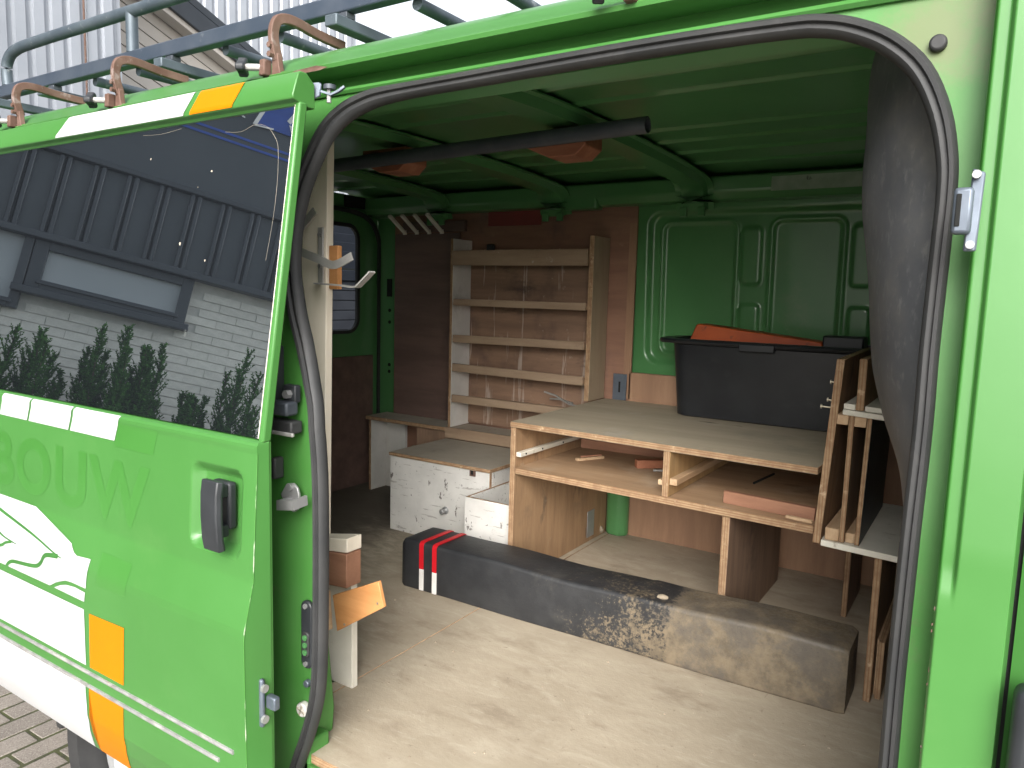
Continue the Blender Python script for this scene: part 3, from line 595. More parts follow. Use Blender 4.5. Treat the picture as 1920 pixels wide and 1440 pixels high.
# ---------------------------------------------------------------- fittings on the rear pillar
cy=1.016
lp=build(MB().prism([(-1.213,cy,.577),(-1.195,cy,.602),(-1.175,cy,.606),(-1.163,cy,.598),(-1.158,cy,.585),(-1.158,cy,.565),(-1.163,cy,.552),(-1.175,cy,.545),(-1.195,cy,.552)],(0,-.006,0)),'latch_striker','zinc',van,bev=.0015)
build(MB().cyl((-1.182,cy-.006,.597),(-1.182,cy-.012,.597),.008,12),'bolt','zinc',lp)
build(MB().sweep([(-1.180,cy-.006,.567),(-1.180,cy-.04,.567),(-1.135,cy-.04,.575),(-1.135,cy-.006,.578)],[(.003,.010),(-.003,.010),(-.003,-.010),(.003,-.010)],ref=(0,0,1)),'striker_bar','zinc',lp)
ca=build(MB().box(-1.236,-1.208,.985,1.02,.775,.885),'roller_carriage','black_plastic',van,bev=.004)
B('carriage_arm',-1.24,-1.158,.98,1.012,.748,.776,'dark_metal',ca,bev=.005)
B('carriage_plate',-1.195,-1.160,1.004,1.02,.772,.808,'black_plastic',ca,bev=.003)
build(MB().cyl((-1.176,1.004,.79),(-1.176,.992,.79),.009,6),'bolt','zinc',ca)
B('rail_end',-1.240,-1.150,.985,1.015,.712,.738,'rubber',ca,bev=.004)
B('rail_tip',-1.225,-1.145,.983,.99,.708,.716,'steel',ca,bev=.002)
B('carriage_pin',-1.231,-1.215,.99,1.012,.885,.918,'dark_metal',ca,bev=.004)
B('bump_stop',-1.225,-1.212,.995,1.02,.61,.655,'rubber',van,bev=.004)
pl=[(-1.155+p[0],p[1]) for p in rrect(-.016,.016,.208,.356,.0155)]
gr=build(MB().prism([(x,1.034,z) for x,z in pl],(0,-.010,0)),'contact_plate','black_plastic',van,bev=.003)
build(MB().prism([(x,1.026,z) for x,z in rrect(-1.165,-1.144,.235,.29,.009)],(0,-.006,0)),'contact_socket','rubber',gr,bev=.002)
for z in (.345,.219): build(MB().cyl((-1.155,1.025,z),(-1.155,1.02,z),.0055,10),'screw','zinc',gr)
for i in range(3): build(MB().cyl((-1.153,1.021,.246+i*.016),(-1.153,1.017,.246+i*.016),.006,10),'contact_pin','green_in',gr)
build(MB().cyl((-1.158,1.036,.172),(-1.158,1.024,.172),.008,14),'bolt','grey_metal',van,bev=.002)
dc=build(MB().cyl((-1.168,1.036,.112),(-1.168,1.020,.112),.0155,20),'drain_plug','white_panel',van,bev=.003)
for a in (20,110): build(MB().box(-.012,.012,-.001,.001,-.002,.002),'cross_rib','box_lid',None,loc=(0,0,0)).parent=dc
for o in [c for c in dc.children]:
    o.matrix_local=Matrix.Translation(Vector((-1.168,1.0195,.112))-Vector(ORG[van.name]))@Matrix.Rotation(R(20 if o.name=='cross_rib' else 110),4,'Y')

# ---------------------------------------------------------------- plywood lining fixed to the van wall
B('plywood_lining',-2.57,-1.265,2.868,2.880,.0,1.415,'lining',van,bev=.001)
B('plywood_lining',-1.295,-1.262,2.862,2.8675,.58,1.3,'lining_warm',van,bev=.001)
B('plywood_lining',-2.56,-2.16,2.860,2.8675,.37,1.28,'lining_dark',van,bev=.001)
B('plywood_lining',-1.27,-.05,2.862,2.885,.0,.69,'lining_warm',van,bev=.001)
B('red_panel',-2.0,-1.72,2.862,2.8670,1.305,1.395,'red_sheet',van,bev=.001)
B('slotted_rail',-2.50,-2.12,2.845,2.8665,1.285,1.335,'lining_dark',van,bev=.003)
B('wall_bracket',-1.64,-1.42,2.80,2.868,1.355,1.415,'green_in',van,bev=.01)
build(MB().prism([(-1.335,2.86,.0),(-1.335,2.835,.0),(-1.315,2.812,.0),(-1.265,2.805,.0),(-1.235,2.83,.0),(-1.235,2.86,.0)],(0,0,.392)),'wall_post','green_in',van,bev=.012,smooth=50)

# ---------------------------------------------------------------- black beam
mb=MB(); X0,X1=-1.642,-.234
N=90; secs=[]
def bsec(i):
    t=i/N; x=X0+(X1-X0)*t; r=.013
    wob=.003*math.sin(t*9)+.002*math.sin(t*23+1); hz=.166+wob+(.004 if t>.6 else 0); y0=1.872+.002*math.sin(t*14)+.02*t; y1=y0+.166
    end=sst(.012,0,t)+sst(.992,1,t)*.6; k=.012*end
    pts=[]
    for cx,cz,a in ((y1-r-k,hz-r-k,0),(y0+r+k,hz-r-k,90),(y0+.008+k,.008,180),(y1-.008-k,.008,270)):
        rr=r if a<180 else .008
        for q in range(5): an=R(a+22.5*q); pts.append((x,cx+rr*math.cos(an),cz+rr*math.sin(an)))
    return pts
vs=[]; 
for i in range(N+1): vs+=bsec(i)
K=20; mb.add(vs,[(i*K+j,i*K+(j+1)%K,(i+1)*K+(j+1)%K,(i+1)*K+j) for i in range(N) for j in range(K)]+[tuple(range(K)),tuple(range(N*K,(N+1)*K))])
beam=thing('bollard_post','long black post with two red and white bands, muddy at its right end','post',((X0+X1)/2,1.955,0))
build(mb,'post_body','beam_black',beam,smooth=45)
for bx in (-1.549,-1.494):
    sec=bsec(3); inner=[(p[1],p[2]) for p in sec]
    cyy=sum(p[0] for p in inner)/K; czz=sum(p[1] for p in inner)/K
    o=[(cyy+(a-cyy)*1.022,max(.001,czz+(b-czz)*1.028)) for a,b in inner]
    top=[p for p in o if p[1]>.076]; 
    front=[p for p in o if p[0]<cyy]
    fy=min(p[0] for p in o)
    red=[(fy,.078)]+sorted([p for p in o if p[1]>.1 and p[0]<cyy],key=lambda p:p[1]-p[0]*0)[:0]
    arc=[p for p in inner if p[1]>.08]; arc.sort(key=lambda p:-p[0])
    arc=[(a,b) for a,b in arc]; path=[(bx,fy+.0008,.078)]+[(bx,cyy+(a-cyy)*1.018,czz+(b-czz)*1.02) for a,b in arc[::-1]]
    build(MB().sweep(path,[(.0012,.0085),(-.0012,.0085),(-.0012,-.0085),(.0012,-.0085)],ref=(1,0,0)),'red_band','tape_red',beam,smooth=40)
    B('white_band',bx-.0085,bx+.0085,fy-.0006,fy+.004,.004,.0775,'tape_white',beam,bev=.0005)
tag(build(MB().grid(10,6,lambda u,v:(-.721+.015*math.sin(v*math.pi)*math.cos(u*2*math.pi)*(1+.2*math.sin(u*13)),1.925+.012*math.sin(v*math.pi)*math.sin(u*2*math.pi),.170+.008*math.cos(v*math.pi)*-1)),'mud_clod','clod'),'small clod of dry mud lying on top of the black post','clod')
for i,(x,y,z,s) in enumerate(((-1.355,2.80,0,.028),)):
    tag(build(MB().grid(14,8,lambda u,v:(x+s*math.sin(v*math.pi)*math.cos(u*2*math.pi)*(1+.15*math.sin(u*19+v*5)),y+s*.8*math.sin(v*math.pi)*math.sin(u*2*math.pi),z+s*.8-s*.8*math.cos(v*math.pi))),'stone','clod'),'pale stone on the floor at the back of the left bay','stone')

mb=MB(); rnd=random.Random(5)
for i in range(420):
    x=rnd.uniform(-2.1,-.12); y=rnd.uniform(1.08,2.75) ; q=rnd.random()**3*.004+.0009
    if X0-.02<x<X1+.02 and 1.85<y<2.08: continue
    a=rnd.uniform(0,3.14); c,s2=math.cos(a)*q,math.sin(a)*q; e=rnd.uniform(.4,1.3); h=q*rnd.uniform(.3,.9)
    mb.add([(x-c,y-s2,0),(x+s2*e,y-c*e,0),(x+c,y+s2,0),(x-s2*e,y+c*e,0),(x,y,h)],[(0,1,4),(1,2,4),(2,3,4),(3,0,4)])
deb=build(mb,'floor_debris','clod',smooth=0); deb['label']='scattered crumbs of dirt and grit on the floor boards'; deb['category']='grit'; deb['kind']='stuff'
# ---------------------------------------------------------------- plywood drawer unit
unit=thing('plywood_drawer_unit','low plywood unit with dusty top, two open drawer bays and open space below','storage unit',(-.8,2.1,0))
def slab(name,poly,z0,z1,face,parent):
    return build(MB().prism([(x,y,z0) for x,y in poly],(0,0,z1-z0),side=1),name,[face,'ply_edge_z'],parent,bev=.0015,seg=1)
FL=lambda x:2.10+(x+1.357)*-.055     # front line of the unit
slab('top_board',[(-1.357,2.10),(-.362,FL(-.362)),(-.325,2.858),(-1.375,2.858)],.553,.572,'ply_top_dusty',unit)
slab('shelf',[(-1.335,2.104),(-.362,FL(-.362)),(-.325,2.75),(-1.335,2.75)],.393,.415,'ply_shelf',unit)
def upright(name,x0,x1,y0,y1,z0,z1,face): return board(name,x0,x1,y0,y1,z0,z1,face,unit)
upright('side_panel',-1.356,-1.336,2.102,2.84,.0,.552,'ply_warm_z')
upright('divider',-.797,-.776,FL(-.78)+.003,2.70,.4155,.5525,'ply_yellow_y')
upright('divider',-.612,-.590,FL(-.6)+.015,2.72,.0,.3925,'ply_dark_z')
upright('side_panel',-.345,-.328,2.52,2.8,.0,.5525,'ply_dark_z')
B('back_panel',-1.335,-.346,2.752,2.762,.40,.552,'ply_dark_z',unit,bev=.001)
build(MB().box(-1.3355,-1.316,2.108,2.62,.452,.468),'drawer_runner','cream_paint',unit,bev=.002)
for y in (2.14,2.25,2.4): build(MB().cyl((-1.316,y,.46),(-1.3135,y,.46),.003,8),'screw','hole',unit)
build(MB().box(-.7755,-.752,2.075,2.6,.452,.472),'drawer_runner','lumber',unit,bev=.002)
B('runner_stub',-.812,-.7975,2.075,2.3,.448,.464,'lumber',unit,bev=.002)
def stick(name,label,cat,a,b,w,h,m,group=None):
    a=Vector(a);b=Vector(b); d=(b-a).normalized(); s=d.cross(Vector((0,0,1))).normalized()*w/2; u=Vector((0,0,h))
    vs=[a-s,a+s,b+s,b-s]; return tag(build(MB().prism(vs,u),name,m,bev=.0012),label,cat,group)
zt=.4156
stick('wood_strip','short thin wood strip in the left drawer bay, nearest the runner','offcut',(-1.22,2.33,zt),(-1.165,2.43,zt),.018,.010,'lumber')
stick('wood_strip','thin wood strip lying on top of the short one in the left bay','offcut',(-1.215,2.35,zt+.0105),(-1.17,2.425,zt+.0105),.009,.006,'red_wood')
stick('wood_strip','long thin wood strip along the back of the left drawer bay','offcut',(-1.32,2.56,zt),(-.82,2.60,zt),.02,.035,'red_wood')
stick('wood_strip','bundled dark red wood offcut beside the middle divider','offcut',(-1.01,2.37,zt),(-.93,2.44,zt),.03,.028,'block_rust')
stick('wood_strip','slim batten end pointing at the middle divider','offcut',(-.97,2.46,zt),(-.83,2.55,zt),.012,.012,'lumber')
build_n=tag(build(MB().cyl((-.935,2.345,zt+.006),(-.86,2.40,zt+.006),.004,8),'drawer_pin','steel'),'small metal pin beside the red wood offcut','pin')
stick('wood_strip','reddish plywood strip standing on edge in the right drawer bay','offcut',(-.625,2.125,zt),(-.368,2.095,zt),.018,.036,'red_wood')
stick('wood_strip','thin flat lath in front of the reddish strip','offcut',(-.44,2.078,zt),(-.37,2.068,zt),.012,.008,'lumber')
stick('dark_rod','thin dark rod lying deep in the right drawer bay','rod',(-.615,2.40,zt),(-.595,2.58,zt),.006,.006,'hole')
tag(B('hinge_plate',-1.3345,-1.332,2.66,2.72,.02,.13,'zinc',None,bev=.0008),'grey metal plate against the left side panel of the unit','plate')

# ---------------------------------------------------------------- shelf rack and bench
rack=thing('shelf_rack','tall narrow wooden shelf rack with lipped shelves against the far wall','shelf rack',(-1.75,2.8,.38))
YF=2.715
board('stile',-2.100,-2.084,YF,2.858,.381,1.240,'white_panel',rack)
board('stile',-1.400,-1.378,YF,2.858,.573,1.240,'stile_dirty',rack)
build(MB().box(-2.083,-1.401,2.8505,2.857,.39,1.20),'back_panel','rack_back',rack,smooth=0)
for i,(z,h) in enumerate(((.942,.030),(.779,.034),(.640,.036),(.502,.034))):
    t=.004*math.sin(i*2.1)
    build(MB().prism([(-2.072,YF-.012,z-t),(-1.402,YF-.012,z+t),(-1.402,YF-.012,z+h+t),(-2.072,YF-.012,z+h-t)],(0,.012,0)),'shelf_lip','lip',rack,bev=.0015)
    board('shelf',-2.0835,-1.4005,YF+.001,2.850,z+.002,z+.013,'lip',rack)
build(MB().box(-2.083,-1.401,YF-.012,YF,1.121,1.187),'top_rail','lip',rack,bev=.0015)
bench=thing('wooden_bench','low dusty wooden bench under the shelf rack with white end panel','bench',(-2.1,2.8,0))
slab('top_board',[(-2.605,2.70),(-1.40,2.70),(-1.40,2.858),(-2.605,2.858)],.362,.380,'box_lid',bench)
build(MB().box(-2.10,-1.40,2.694,2.6995,.335,.385),'front_lip','lip',bench,bev=.0015)
board('end_panel',-2.60,-2.584,2.72,2.85,0,.3615,'white_panel',bench)
B('front_panel',-2.29,-1.42,2.72,2.735,.0,.3615,'ply_dark_z',bench,bev=.001)
B('end_return',-2.583,-2.46,2.83,2.85,.0,.3615,'white_panel',bench,bev=.001)
build(MB().prism([(-2.46,2.80,.20),(-2.40,2.80,.235),(-2.33,2.80,.235),(-2.33,2.80,.0),(-2.46,2.80,.0)],(0,.05,0)),'wheel_arch','green_in',van,bev=.015)
# tools and bits on the rack
tag(build(MB().sweep([(-1.62,2.77,.585),(-1.56,2.765,.575),(-1.48,2.74,.548),(-1.43,2.735,.545)],[(.003,.003),(-.003,.003),(-.003,-.003),(.003,-.003)]).sweep([(-1.60,2.79,.555),(-1.54,2.77,.56),(-1.47,2.75,.552)],[(.004,.003),(-.004,.003),(-.004,-.003),(.004,-.003)]),'pliers','steel'),'thin pair of metal pliers lying on the lowest lipped shelf','pliers')
tag(B('cable_clip',-1.99,-1.95,2.838,2.8495,1.195,1.222,'black_plastic',bev=.003),'small dark clip above the top rail of the shelf rack','clip')
for i in range(4):
    x=-2.485+i*.077; 
    tag(build(MB().sweep([(x,2.842,1.285),(x-.008,2.79,1.325),(x-.012,2.745,1.358)],[(.009,.006),(-.009,.006),(-.009,-.006),(.009,-.006)]).cyl((x,2.845,1.275),(x,2.842,1.295),.010,12),'wall_peg','cream_paint',bev=.001),
        ('leftmost','second from left','second from right','rightmost')[i]+' of the four cream pegs slanting from the far wall','peg','pegs on the far wall')
mp=tag(B('metal_plate',-1.335,-1.275,2.850,2.856,.573,.682,'grey_metal',bev=.001),'grey slotted metal plate standing against the wall on the unit top','plate')
o=build(MB().box(-1.309,-1.301,2.8490,2.8499,.605,.65),'slot','hole',mp,smooth=0)

# ---------------------------------------------------------------- white boxes
def crate(name,label,x0,x1,y0,y1,z1,sk=0):
    t=thing(name,label,'box',((x0+x1)/2,(y0+y1)/2,0)); return t
wb=crate('white_box','scuffed white wooden box with dusty lid and metal knob on its front',-2.085,-1.58,2.31,2.68,.33)
board('front_panel',-2.085,-1.58,2.31,2.326,.001,.318,'white_paint_chipped',wb)
board('side_panel',-2.085,-2.07,2.3265,2.68,.001,.318,'white_paint_chipped',wb)
board('side_panel',-1.595,-1.58,2.3265,2.68,.001,.318,'white_paint_chipped',wb)
B('back_panel',-2.0695,-1.5955,2.665,2.68,.001,.318,'white_paint_chipped',wb)
slab('lid',[(-2.088,2.302),(-1.574,2.302),(-1.574,2.69),(-2.088,2.69)],.3185,.333,'box_lid',wb)
kb=build(MB().tube([(-1.79,2.3095,.134),(-1.79,2.304,.134),(-1.79,2.300,.134),(-1.79,2.283,.134),(-1.79,2.279,.134)],lambda i:(.016,.014,.009,.011,.008)[i],14),'knob','zinc',wb,smooth=40)
la=B('latch',-1.672,-1.645,2.304,2.3095,.295,.325,'rust',wb,bev=.001)
B('latch_tongue',-1.664,-1.653,2.3015,2.3035,.302,.318,'hole',wb,bev=.0)
w2=crate('open_white_box','smaller open-topped white wooden box between the lidded box and the unit',-1.578,-1.365,2.15,2.45,.262)
for args in (('front_panel',-1.578,-1.365,2.15,2.163),('back_panel',-1.578,-1.365,2.437,2.45),('side_panel',-1.578,-1.565,2.1635,2.4365),('side_panel',-1.378,-1.365,2.1635,2.4365)):
    board(args[0],*args[1:],.001,.262,'white_paint_chipped',w2)
B('bottom',-1.5645,-1.3785,2.1635,2.4365,.002,.012,'box_lid',w2,bev=.0)

# ---------------------------------------------------------------- black tub and orange tray
tub=thing('mortar_tub','large black plastic tub standing on the dusty unit top','tub',(-.62,2.73,.572))
def loop(x0,x1,y0,y1,z,r): return [(x,y,z) for x,y in rrect(x0,x1,y0,y1,r,6)]
L=[loop(-.968,-.275,2.632,2.80,.5735,.05),loop(-.980,-.262,2.620,2.812,.578,.055),loop(-1.0,-.235,2.60,2.83,.835,.06),loop(-1.003,-.232,2.597,2.833,.838,.06),loop(-1.042,-.20,2.575,2.842,.842,.06),loop(-1.047,-.195,2.571,2.845,.850,.06),loop(-1.042,-.20,2.575,2.842,.858,.06),loop(-1.0,-.235,2.60,2.828,.858,.055),loop(-.962,-.278,2.643,2.805,.59,.05)]
k=len(L[0]); mb=MB().add([p for l in L for p in l],[(i*k+j,i*k+(j+1)%k,(i+1)*k+(j+1)%k,(i+1)*k+j) for i in range(len(L)-1) for j in range(k)]+[tuple(range(k)),tuple(range((len(L)-1)*k,len(L)*k))])
build(mb,'tub_body','tub',tub,smooth=35)
B('grip_lip',-.74,-.62,2.566,2.58,.826,.853,'tub',tub,bev=.004)
tray=build(MB().prism([(-.962,2.70,.845),(-.938,2.70,.906),(-.928,2.70,.910),(-.50,2.70,.866),(-.49,2.70,.84)],(0,.10,0)),'orange_tray','tray_orange',bev=.004)
tag(tray,'tilted dirty orange plastic tray sticking out of the black tub','tray')
tag(B('dark_case',-.50,-.37,2.72,2.81,.845,.888,'black_plastic',bev=.006),'dark case poking out of the tub behind the orange tray','case')

# ---------------------------------------------------------------- slotted wood rack at the right
wr=thing('board_rack','upright rack of plywood dividers and white shelves beside the right pillar','rack',(-.2,2.2,0))
YR=2.0
def prx(name,pts,vec,face,ed='x'): return build(MB().prism(pts,vec,side=1),name,[face,'ply_edge_'+ed if face!='cream_paint' else face],wr,bev=.0012,seg=1)
prx('side_board',[(-.355,YR,.385),(-.330,YR,.862),(-.330,2.50,.868),(-.355,2.50,.385)],(.019,.0,.0),'ply_warm_z')
prx('lower_shelf',[(-.334,YR-.002,.381),(-.03,YR-.03,.378),(-.03,2.5,.378),(-.334,2.5,.381)],(0,0,.016),'cream_paint','z')
prx('upper_shelf',[(-.307,YR,.724),(-.03,YR-.02,.712),(-.03,2.5,.712),(-.307,2.5,.724)],(0,0,.0135),'cream_paint','z')
prx('shelf_slat',[(-.306,YR+.002,.7385),(-.279,YR+.002,.7375),(-.279,2.45,.7375),(-.306,2.45,.7385)],(0,0,.014),'cream_paint','z')
prx('shelf_slat',[(-.258,YR+.004,.7365),(-.205,YR,.7345),(-.205,2.45,.7345),(-.258,2.45,.7365)],(0,0,.013),'cream_paint','z')
board('divider',-.2775,-.2595,YR-.002,2.42,.738,.866,'ply_warm_z',wr)
board('divider',-.195,-.180,YR+.01,2.42,.735,.82,'ply_warm_z',wr)
B('end_block',-.330,-.293,YR+.004,2.1,.698,.7235,'lumber',wr,bev=.002)
B('end_block',-.2795,-.252,YR+.004,2.1,.696,.7215,'lumber',wr,bev=.002)
prx('divider',[(-.2925,YR+.002,.398),(-.2915,YR+.002,.723),(-.2915,2.45,.723),(-.2925,2.45,.398)],(.012,0,0),'ply_warm_z')
prx('divider',[(-.257,YR+.004,.397),(-.2505,YR+.004,.720),(-.2505,2.45,.720),(-.257,2.45,.397)],(.012,0,0),'black_plastic')
B('spacer_block',-.327,-.2935,YR+.003,2.44,.3975,.43,'lumber',wr,bev=.003)
B('spacer_block',-.2798,-.2575,YR+.012,2.44,.3970,.423,'lumber',wr,bev=.003)
board('leg',-.207,-.190,YR,2.4,0,.3775,'ply_warm_z',wr)
board('leg',-.184,-.170,YR+.03,2.4,0,.152,'ply_warm_z',wr)
B('foot_rail',-.189,-.1845,YR+.05,2.38,.0,.15,'lumber',wr,bev=.001)
for (y,z,l,dz) in ((2.03,.735,.024,.001),(2.06,.748,.015,.003),(2.035,.80,.006,0)):
    x=-.338+.0; build(MB().cyl((x,y,z),(x-l,y,z+dz),.0022,8).cyl((x-l,y,z+dz),(x-l-.003,y,z+dz),.0058,12),'screw','screw',wr)
build(MB().cyl((-.222,2.04,.748),(-.232,2.03,.825),.0022,8).cyl((-.232,2.03,.825),(-.2325,2.03,.828),.006,12).cyl((-.230,2.0325,.806),(-.2303,2.0322,.809),.006,12),'long_screw','screw',wr)

# ---------------------------------------------------------------- moulded black cover behind the right pillar
SIL=[(.70,-.092),(.744,-.108),(.825,-.137),(.90,-.157),(.975,-.170),(1.06,-.182),(1.14,-.191),(1.22,-.197),(1.302,-.202),(1.345,-.201),(1.375,-.196),(1.43,-.178)]
def cover(u,v):
    z=.68+v*(1.43-.68); xl=interp(z,SIL); w=-.072-xl
    if u<.62:
        t=u/.62; x=-.072-w*(t*1.35-.35*t*t); y=1.10+.1*max(0,z-.72)*.4+.185*t**1.35
    else:
        t=(u-.62)/.38; x=xl+.055*t*t; y=1.285+.1*max(0,z-.72)*.4+.22*t
    x+=.0025*math.sin(z*23+u*5); y+=.003*math.sin(z*31+u*9)
    return (x,y,z)
tag(build(MB().grid(40,60,cover),'pillar_cover','hanging_black',smooth=80,solid=.004),'scuffed black moulded plastic cover hanging inside the right door pillar','cover')

# ---------------------------------------------------------------- timber upright and its blocks at the left
post=build(MB().prism([(-1.52,1.30,.37),(-1.395,1.30,.37),(-1.392,1.30,.6),(-1.388,1.30,.9),(-1.379,1.30,1.43),(-1.52,1.30,1.43)],(0,.022,0)),'timber_upright','post_white',bev=.0025)
tag(post,'tall pale scuffed board standing behind the left door pillar','board')
lb=tag(build(MB().prism([(-1.42,1.29,.0),(-1.287,1.29,.0),(-1.289,1.29,.30),(-1.42,1.29,.30)],(0,.020,0)),'painted_board','cream_paint',bev=.002),'short white painted board standing on the floor below the pale upright','board')
tag(build(MB().prism([(-1.42,1.268,.345),(-1.283,1.268,.362),(-1.283,1.268,.398),(-1.42,1.268,.372)],(0,.05,0)),'timber_block','post_white',bev=.002),'pale timber block on top of the reddish block','block')
tag(build(MB().prism([(-1.42,1.262,.262),(-1.279,1.262,.275),(-1.279,1.262,.361),(-1.42,1.262,.3445)],(0,.05,0)),'timber_block','red_wood',bev=.002),'reddish timber block below the pale block','block')
tag(build(MB().prism([(-1.352,1.205,.252),(-1.326,1.20,.262),(-1.318,1.20,.165),(-1.345,1.205,.155)],(0,.055,0)),'timber_wedge','lumber',bev=.0015),'small wedge of timber behind the tilted plywood piece','wedge')
fp=tag(build(MB().prism([(-1.262,1.20,.283),(-1.117,1.20,.352),(-1.100,1.20,.295),(-1.247,1.20,.198)],(0,.010,0)),'plywood_flap','orange_wood',bev=.0015),'tilted piece of orange plywood sticking out from the pale upright','plywood')
for x,z in ((-1.222,.222),(-1.118,.30)): build(MB().cyl((x,1.20,z),(x,1.1985,z),.003,8),'screw','screw',fp)
br=thing('hook_bracket','double metal hook bracket screwed to the pale upright','hook',(-1.40,1.29,1.0))
B('back_strap',-1.410,-1.392,1.294,1.2995,1.012,1.148,'steel',br,bev=.0015)
for z in (1.130,1.055): build(MB().cyl((-1.401,1.294,z),(-1.401,1.290,z),.0055,8),'screw','zinc',br)
fl_=[(.0095,.0018),(-.0095,.0018),(-.0095,-.0018),(.0095,-.0018)]
def strap(pts,vert): return MB().sweep(smoothpath(pts,5),(fl_ if not vert else [(b,a) for a,b in fl_]),ref=(0,0,1))
build(strap([(-1.49,1.27,1.105),(-1.416,1.25,1.086),(-1.354,1.25,1.068),(-1.315,1.25,1.056),(-1.284,1.25,1.062),(-1.250,1.25,1.076)],True),'hook_arm','steel',br,smooth=40)
build(strap([(-1.410,1.293,1.013),(-1.354,1.25,1.012),(-1.284,1.25,1.009),(-1.238,1.25,1.006),(-1.222,1.25,1.014),(-1.187,1.25,1.041)],False),'hook_arm','steel',br,smooth=40)
tag(build(strap([(-1.46,1.25,1.11),(-1.404,1.25,1.155),(-1.371,1.25,1.182)],True),'metal_strap','steel',smooth=40),'short bent metal strap above the hook bracket','strap')
tag(B('orange_batten',-1.383,-1.352,1.305,1.319,1.0,1.105,'orange_wood',bev=.002),'small orange wood piece peeking out behind the pale upright','batten')

# ---------------------------------------------------------------- pipe under the ceiling on wood blocks
mb=MB(); a=Vector((-2.5,1.75,1.377)); b=Vector((-.757,1.75,1.417)); n=24; r0,r1=.0205,.017
d=(b-a).normalized(); u=d.cross(Vector((0,0,1))).normalized(); v=u.cross(d)
vs=[]
for p,r in ((a,r0),(b,r0),(b,r1),(b-d*.12,r1)): vs+=[p+(u*math.cos(2*math.pi*j/n)+v*math.sin(2*math.pi*j/n))*r for j in range(n)]
mb.add(vs,[(i*n+j,i*n+(j+1)%n,(i+1)*n+(j+1)%n,(i+1)*n+j) for i in range(3) for j in range(n)]+[tuple(range(3*n,4*n))])
pipe=build(mb,'ceiling_pipe','dark_metal',smooth=40); tag(pipe,'dark metal pipe running along under the van ceiling','pipe')
for x,nm in ((-1.02,'nearest the open end of the ceiling pipe'),(-1.63,'farther along the ceiling pipe')):
    tag(build(MB().prism([(x-.10,1.775,1.435),(x-.10,1.775,1.395),(x-.03,1.775,1.365),(x+.05,1.775,1.365),(x+.08,1.775,1.39),(x+.08,1.775,1.435)],(0,.10,0)),'pipe_block','block_rust',bev=.003),'reddish wood block '+nm,'block','wood blocks holding the pipe')

# ================================================================ ROOF RACK
rr=thing('roof_rack','dark tubular steel roof rack clamped to the van gutter with rusty clamps','roof rack',(-1.5,1.3,1.44))
B('side_rail',-2.95,-.25,1.22,1.25,1.597,1.635,'rack_paint',rr,bev=.004)
build(MB().tube(smoothpath([(-2.80,1.235,1.634),(-2.805,1.235,1.68),(-2.79,1.235,1.715),(-2.74,1.235,1.737),(-2.6,1.235,1.743),(-2.0,1.235,1.743),(-.3,1.235,1.743)],6),.0165,14),'guard_rail','rack_tube',rr)
for x in (-2.075,-1.2,-.45): build(MB().cyl((x,1.235,1.634),(x,1.235,1.743),.016,14),'guard_post','rack_tube',rr)
for x in (-2.30,-2.075,-1.69,-1.485,-1.065,-.87,-.6): build(MB().cyl((x,1.25,1.590),(x,2.75,1.600),.0135,14),'cross_tube','rack_tube',rr)
for x in (-2.79,-2.50,-1.89,-1.255,-.62): B('cross_bar',x-.018,x+.018,1.19,2.75,1.560,1.584,'rack_tube',rr,bev=.003)
for x in (-2.50,-1.89,-1.255): B('spacer',x-.016,x+.016,1.222,1.248,1.5845,1.5965,'dark_metal',rr,bev=.001)
B('side_rail',-2.95,-.25,2.73,2.76,1.597,1.635,'rack_paint',rr,bev=.004)
def clamp(x):
    p=smoothpath([(x,1.075,1.462),(x,1.066,1.49),(x,1.064,1.515),(x+.004,1.070,1.537),(x+.006,1.09,1.546),(x+.006,1.12,1.547),(x,1.18,1.543),(x,1.26,1.540)],4)
    c=build(MB().sweep(p,lambda i:[(.010,.006),(-.010,.006),(-.010,-.006),(.010,-.006)],ref=(1,0,0)),'clamp','rust',rr,smooth=40,bev=.002)
    build(MB().prism([(x-.012,1.066,1.424),(x+.02,1.066,1.426),(x+.012,1.066,1.445),(x+.008,1.066,1.474),(x-.008,1.066,1.474),(x-.010,1.066,1.445)],(0,.014,0)),'clamp_foot','rust',c,bev=.002)
    build(MB().prism([(x-.032,1.05,1.430),(x-.014,1.05,1.430),(x-.012,1.05,1.462),(x-.028,1.05,1.462)],(0,.020,0)),'clamp_jaw','rust',c,bev=.003)
    for z in (1.488,1.470): build(MB().cyl((x-.002,1.067,z),(x-.002,1.052,z),.006,6),'bolt','rust',c)
    build(MB().cyl((x-.02,1.062,1.447),(x-.062,1.035,1.447),.007,10),'spindle','steel',c)
    pts=[]
    for i in range(18):
        r=.020 if i%6<3 else .013; an=2*math.pi*i/18; pts.append((r*math.cos(an),r*math.sin(an)))
    d=Vector((-.042,-.027,0)).normalized(); o=Vector((x-.055,1.04,1.447)); u=Vector((0,0,1)); s=d.cross(u)
    build(MB().prism([o+u*a+s*b for a,b in pts],d*.018),'knob','black_plastic',c,bev=.003)
for x in (-2.37,-1.865,-1.285,-.472): clamp(x)

